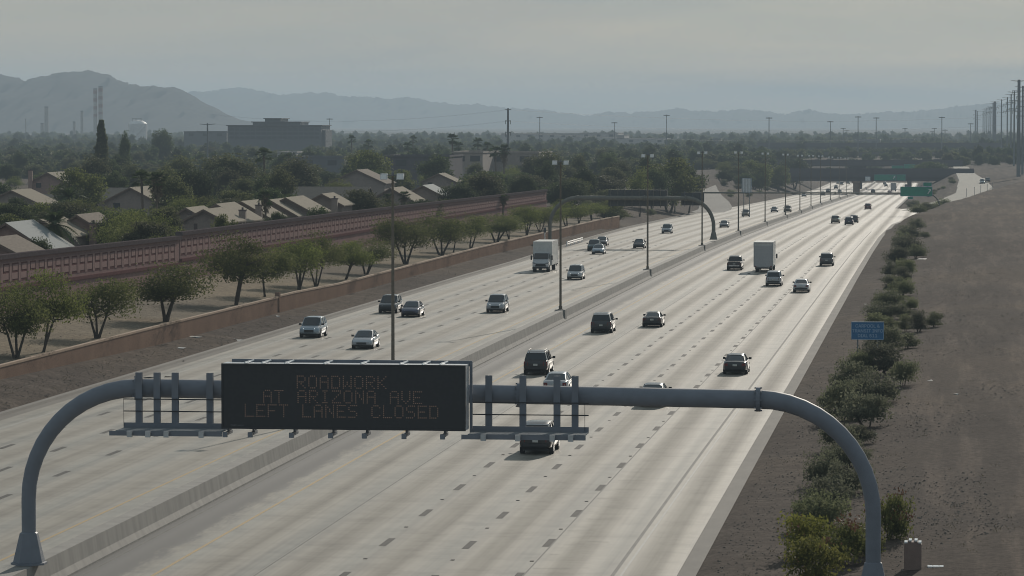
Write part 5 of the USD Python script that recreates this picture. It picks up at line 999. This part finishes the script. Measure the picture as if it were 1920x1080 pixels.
t_pole(952.5, 203, 1250, .36, 'lone dark steel power pole in front of the pale warehouse', 3, al=.36)
t_pole(389, 231, 1400, .28, 'short wooden power pole left of the dark office building', 1)
def wires(name, label, pts, sag):
    t = thing(name, label, 'power lines')
    for (a, b) in pts:
        a, b = np.array(a), np.array(b); s = np.linspace(0, 1, 18); q = a + (b - a) * s[:, None]; q[:, 2] -= sag * 4 * s * (1 - s)
        obj('wire', tube(q, .012, 4, cap=False), 'far_steel', t)
pA = at_y(952.5, 203, 1250)
wires('power_line', 'thin power wires sagging across the sky from the lone steel pole', [((pA[0] + s * .9, 1250, pA[2] - .5 - k * 4.0), (pA[0] + s * .9 + dx, 1250 + dy, pA[2] - .5 - k * 4.0 + dz)) for k in range(3) for s in (-1, 1) for dx, dy, dz in ((-160, 260, -1), (190, 420, -1))], 3.5)
pB = [at_y(px, py, d) for px, py, d, _, _ in TP[:6]]
wires('power_line', 'thin power wires strung between the tall poles at the right edge', [((pB[i][0] + s * 2.5, pB[i][1], pB[i][2] - 4.0 - k * 4), (pB[i + 1][0] + s * 2.5, pB[i + 1][1], pB[i + 1][2] - 4.0 - k * 4)) for i in range(1, 5) for k in range(2) for s in (-1, 1)], 2.5)
def stack(px, py, d, wpx, label, bands=0):
    p = at_y(px, py, d); r0 = wpx * d / FPX / 2; t = thing('smokestack', label, 'chimney', (p[0], d, 0))
    obj('shaft', tube([(0, 0, -3), (0, 0, p[2])], [r0 * 1.12, r0], 14), 'stack_pale', t, smooth=40)
    obj('rim', tube([(0, 0, p[2] - 1.0), (0, 0, p[2] + .3)], r0 * 1.08, 14), 'far_steel', t)
    for k in range(bands):
        z = p[2] - 6 - k * 9; obj('band', tube([(0, 0, z), (0, 0, z + 4.0)], r0 * 1.04 + .05, 14), 'stack_band', t)
stack(178.5, 166, 4000, 7, 'left of two tall striped smokestacks', 4); stack(188.5, 162, 4000, 8, 'right of two tall striped smokestacks, slightly taller', 4)
stack(87, 200, 4000, 7.5, 'pale smokestack standing alone far left'); stack(79, 231, 4000, 6, 'short thick stack beside the lone pale smokestack'); stack(153.5, 208, 4000, 5, 'slim pale smokestack left of the striped pair'); stack(139, 228, 4000, 5, 'short stack left of the slim pale smokestack'); stack(48, 223, 4200, 2.5, 'very thin stack near the left frame edge')
p0 = at_y(258, 232, 3200); tk = thing('storage_tank', 'white round storage tank with domed roof on the skyline', 'tank', (p0[0], 3200, 0)); rT = 18 * 3200 / FPX
obj('shell', tube([(0, 0, -3), (0, 0, p0[2])], rT, 28), 'tank_white', tk, smooth=40)
obj('dome', tube([(0, 0, p0[2]), (0, 0, p0[2] + 1.6), (0, 0, p0[2] + 2.8), (0, 0, p0[2] + 3.4)], [rT, rT * .8, rT * .5, .3], 28), 'tank_white', tk, smooth=60)
obj('ladder_frame', [cbox((rT * .5 * s, -rT * .3, p0[2] + 3.2), (.5, .5, 4)) for s in (-1, -.2, .9)] + [cbox((0, -rT * .3, p0[2] + 4.8), (rT, .4, .4))], 'far_steel', tk)
obj('stair', tube([(rT * math.cos(a) * 1.03, rT * math.sin(a) * 1.03, -3 + (p0[2] + 3) * (a + 2.6) / 2.2) for a in np.linspace(-2.6, -.4, 14)], .5, 6), 'tank_white', tk)
# utility cabinets bottom right
mat('cabinet_brown', (.19, .135, .115), rough=.8, var=.08); mat('cabinet_grey', (.24, .24, .24), rough=.6, metal=.2, var=.05)
c = at_z(1711, 1085, .35); y = c[1]; t = thing('utility_pillar', 'brown utility pillar with white rounded cap beside the gantry post', 'utility cabinet')
a, b = at_y(1695, 1050, y), at_y(1728, 1016, y)
obj('body', loft([[(a[0], y + dy, -.2), (a[0], y + dy, b[2] - .12), (a[0] + .14, y + dy, b[2] - .02), (b[0] - .14, y + dy, b[2] - .02), (b[0], y + dy, b[2] - .12), (b[0], y + dy, -.2)] for dy in (0, .62)]), 'cabinet_brown', t)
for f in (.02, .27, .60, .82):
    w = (b[0] - a[0]) * .17; x = a[0] + (b[0] - a[0]) * f; z = b[2] + (.02 if .1 < f < .7 else -.06)
    obj('cap', box(x, x + w, y - .03, y + .64, z, z + .05), 'lens', t)
t = thing('utility_box', 'low grey utility box right of the brown pillar', 'utility cabinet')
a, b = at_y(1740, 1062, y + .5), at_y(1768, 1080, y + .5)
obj('body', box(a[0], b[0], y + .5, y + .95, 0.0, a[2] - .06), 'cabinet_grey', t); obj('lid', box(a[0] - .02, b[0] + .02, y + .47, y + .98, a[2] - .06, a[2]), 'lens', t)
obj('hinge', [box(b[0] + .02, b[0] + .14, y + .6, y + .9, .0, a[2] - .16), box(a[0] - .26, a[0] - .02, y + .6, y + .8, a[2] - .2, a[2] - .12)], 'cabinet_grey', t)
# thin lamp posts along the exit ramp, sign post on the left shoulder, litter
for k, (px, y) in enumerate(((1827, 1180), (1839, 1200), (1851, 1222), (1861, 1245), (1812, 1160))):
    x = at_y(px, 350, y)[0]; z = ground_z(x, y); t = thing('fence_post', ['second thin dark post from the left along the exit ramp edge', 'third thin dark post from the left along the exit ramp edge', 'fourth thin dark post from the left along the exit ramp edge', 'rightmost thin dark post along the exit ramp edge', 'leftmost thin dark post along the exit ramp edge'][k], 'post', (x, y, 0)); obj('post', tube([(0, 0, z - .3), (0, 0, z + 3.2)], .09, 6), 'far_steel', t); obj('cap', cbox((0, 0, z + 3.25), (.3, .3, .1)), 'far_steel', t)
p = on_road(1032, 466); t = thing('marker_post', 'thin pale marker post in front of the white box truck lane by the tan wall', 'post'); obj('post', tube([(-62.0, 560, -1.2), (-62.0, 560, 2.2)], .07, 6), 'lens', t); obj('plate', box(-62.2, -61.8, 559.9, 559.94, 1.4, 2.2), 'sign_back', t)
mat('litter_white', (.6, .6, .58), rough=.7); mat('rubber', (.03, .03, .03), rough=.9)
def scrap(m, px, py, s, lab, off=.25, cat_='litter', name='litter', x=None):
    p = at_x(px, py, x) if x is not None else on_road(px, py, off); r = np.random.default_rng(int(px * 7 + py)); v = r.normal(size=(9, 3)) * [s, s * .8, s * .12]
    q = trimesh.convex.convex_hull(v); q.apply_translation([p[0], p[1], ground_z(p[0], p[1]) + s * .2 if off else float(rz(p[1])) + .05]); obj(name, q, m, None, label=lab, cat=cat_)
for px, py, s, lab in ((365, 637, .30, 'bright crumpled litter pair on the left kerb, larger piece'), (455, 635, .3, 'white litter piece on the kerb above the message sign'), (440, 634, .18, 'small white litter piece left of a larger one on the kerb'), (338, 655, .3, 'long white scrap on the left gravel verge'), (521, 596, .18, 'small pale scrap on gravel left of the ice blue crossover'), (586, 583, .18, 'small pale scrap on gravel above the ice blue crossover')):
    scrap('litter_white', px, py, s, lab)
for px, py, s, lab in ((1190, 434, .4, 'dark tyre scrap on the wide left shoulder, nearer piece'), (1203, 430, .4, 'dark tyre scrap on the wide left shoulder, farther piece'), (282, 709, .28, 'dark tyre scrap seen just above the gantry beam, left piece'), (316, 707, .28, 'dark tyre scrap seen just above the gantry beam, right piece'), (345, 677, .3, 'dark scrap lying at the left kerb by the message sign'), (480, 634, .22, 'dark scrap at the kerb right of white litter')):
    scrap('rubber', px, py, s, lab, 0, 'debris', 'tyre_scrap')
for px, py, s, lab in ((1575, 712, .2, 'white scrap on gravel left of the shrubs below the blue sign'), (1622, 566, .15, 'white scrap on gravel left of the dense shrub row'), (1744, 720, .16, 'long white scrap in the field right of the shrubs'), (1794, 748, .16, 'tiny white scrap far right in the field'), (1640, 813, .18, 'white scrap right of the curved gantry arm'), (1728, 495, .5, 'pale scrap beside the far shrubs in the field')):
    scrap('litter_white', px, py, s, lab, .5)

# stones and dry weeds strewn over the verges: nobody could count them
mat('stone_mix', (.17, .145, .12), rough=.95, col2=(.07, .06, .052), scale=.8, coords='pos'); leaf_mat('leaf_weed', (.085, .08, .05), (.16, .145, .09), .3)
r9 = np.random.default_rng(91)
def strew(n, xlo, xhi, ylo, yhi):
    y = 1 / r9.uniform(1 / yhi, 1 / ylo, n); x = r9.uniform(xlo, xhi, n)
    return np.array([(a, b, ground_z(float(a), float(b))) for a, b in zip(x, y)])
def stones(P_):
    n = len(P_); s = np.clip(r9.gamma(2.0, .020, n),   .012, .075)[:, None]; base = np.array([[1, 0, 0], [0, 1, 0], [-1, 0, 0], [0, -1, 0], [0, 0, .55]])
    V = (P_[:, None] + base[None] * s[:, :, None] * r9.uniform(.6, 1.4, (n, 5, 1)) + r9.normal(size=(n, 5, 3)) * .01).reshape(-1, 3); i = np.arange(n)[:, None] * 5
    return trimesh.Trimesh(V, np.vstack([i + f for f in ([0, 1, 4], [1, 2, 4], [2, 3, 4], [3, 0, 4])]), process=False)
obj('scattered_stones', stones(np.vstack([strew(34000, -9.5, 24, 140, 620), strew(5000, -63.8, -60.6, 200, 600), strew(2200, -78, -65.2, 220, 650)])), 'stone_mix', kind='stuff', label='loose stones strewn over the gravel verges and the field', cat='stones')
wp = strew(420, -8.5, 24, 140, 700); wp = np.vstack([wp, strew(90, -63.5, -61, 220, 600), strew(120, -78, -66, 230, 640)])
cl_ = np.repeat(wp, 16, 0); cl_ = cl_ + np.abs(r9.normal(size=cl_.shape)) * [.0, .0, .10] + r9.normal(size=cl_.shape) * [.16, .16, 0]
obj('dry_weeds', leaves(cl_, .045, r9, -1.5, .3), 'leaf_weed', kind='stuff', label='small dry weeds dotted over the gravel verges and the field', cat='weeds')

# ------------------------------------------------------------------ mountains
mat('rock_near', (.062, .056, .052), rough=.98, spec=.02, col2=(.058, .052, .048), scale=.004, coords='pos'); mat('rock_far', (.065, .058, .054), rough=.98, spec=.02, col2=(.06, .054, .05), scale=.003, coords='pos')
def mountains(name, label, d, prof, depth, seed, m):
    px = np.arange(prof[0][0], prof[-1][0] + .1, 1.6); tops = np.interp(px, [q[0] for q in prof], [q[1] for q in prof])
    X = np.array([at_y(a, b, d)[0] for a, b in zip(px, tops)]); Z = np.array([at_y(a, b, d)[2] for a, b in zip(px, tops)])
    n1 = meshkit.fbm(np.stack([px * .16, px * 0, px * 0 + seed], -1), 5, seed); Z = Z + (n1 - .5) * 5.0 * d / FPX + (meshkit.noise(np.stack([px * .45, px * 0, px * 0 + seed], -1), seed + 4) - .5) * 2.4 * d / FPX
    s = np.linspace(-1, 1, 31); rows = []
    for k in s:
        prof_z = (1 - abs(k)) ** .85
        wob = meshkit.fbm(np.stack([px * .06, px * 0 + k * 5, px * 0 + seed + 9], -1), 4, seed + 1)
        rid = np.abs(wob - .5) * 2
        zz_ = -30 + (Z + 30) * np.clip(prof_z * (1 - .03 * rid * (1 - abs(1 - abs(k)) ** 6) * (abs(k) > .02)), 0, 1)
        rows.append(np.stack([X * (1 + .0 * k), np.full_like(X, d) + k * depth + (wob - .5) * depth * .3, zz_], -1))
    obj(name, grid(np.array(rows)), m, smooth=True, kind='structure', label=label)
NEARP = [(-160, 150), (-110, 160), (-60, 148), (-20, 136), (0, 138), (25, 148), (55, 153), (70, 148), (85, 142), (110, 140), (130, 136), (150, 131), (165, 131), (180, 137), (200, 145), (220, 148), (245, 158), (270, 162), (300, 163), (330, 165), (345, 174), (370, 188), (400, 205), (450, 225), (540, 250), (600, 262)]
FARP = [(60, 200), (200, 188), (330, 178), (370, 172), (400, 171), (440, 163), (470, 166), (500, 176), (530, 177), (570, 175), (615, 173), (640, 181), (690, 182), (730, 185), (770, 183), (810, 190), (850, 196), (890, 195), (920, 200), (960, 203), (1000, 204), (1050, 211), (1100, 217), (1140, 211), (1180, 212), (1230, 208), (1270, 203), (1300, 208), (1350, 208), (1390, 204), (1430, 207), (1470, 214), (1500, 207), (1520, 205), (1550, 213), (1600, 214), (1650, 210), (1700, 209), (1750, 205), (1800, 199), (1850, 194), (1920, 190), (2000, 186), (2100, 196), (2200, 210)]
mountains('mountains', 'nearer hazy blue mountain ridge with a craggy peak on the left', 7200, NEARP, 800, 3, 'rock_near')
mountains('mountains', 'fainter far mountain range along the whole horizon', 14000, FARP, 1300, 8, 'rock_far')
# ------------------------------------------------------------------ air
M['haze_air'] = usdkit.material(stage, '/World/Looks/haze_air', {'v': ('principled_volume', {'color': (.70, .86, 1.0), 'density': HAZE_DENSITY, 'anisotropy': .1})}, volume='v.volume')
obj('haze', box(-24000, 24000, -300, 20800, -45, 190), 'haze_air', kind='stuff', label='pale morning haze filling the air over the valley', cat='haze')
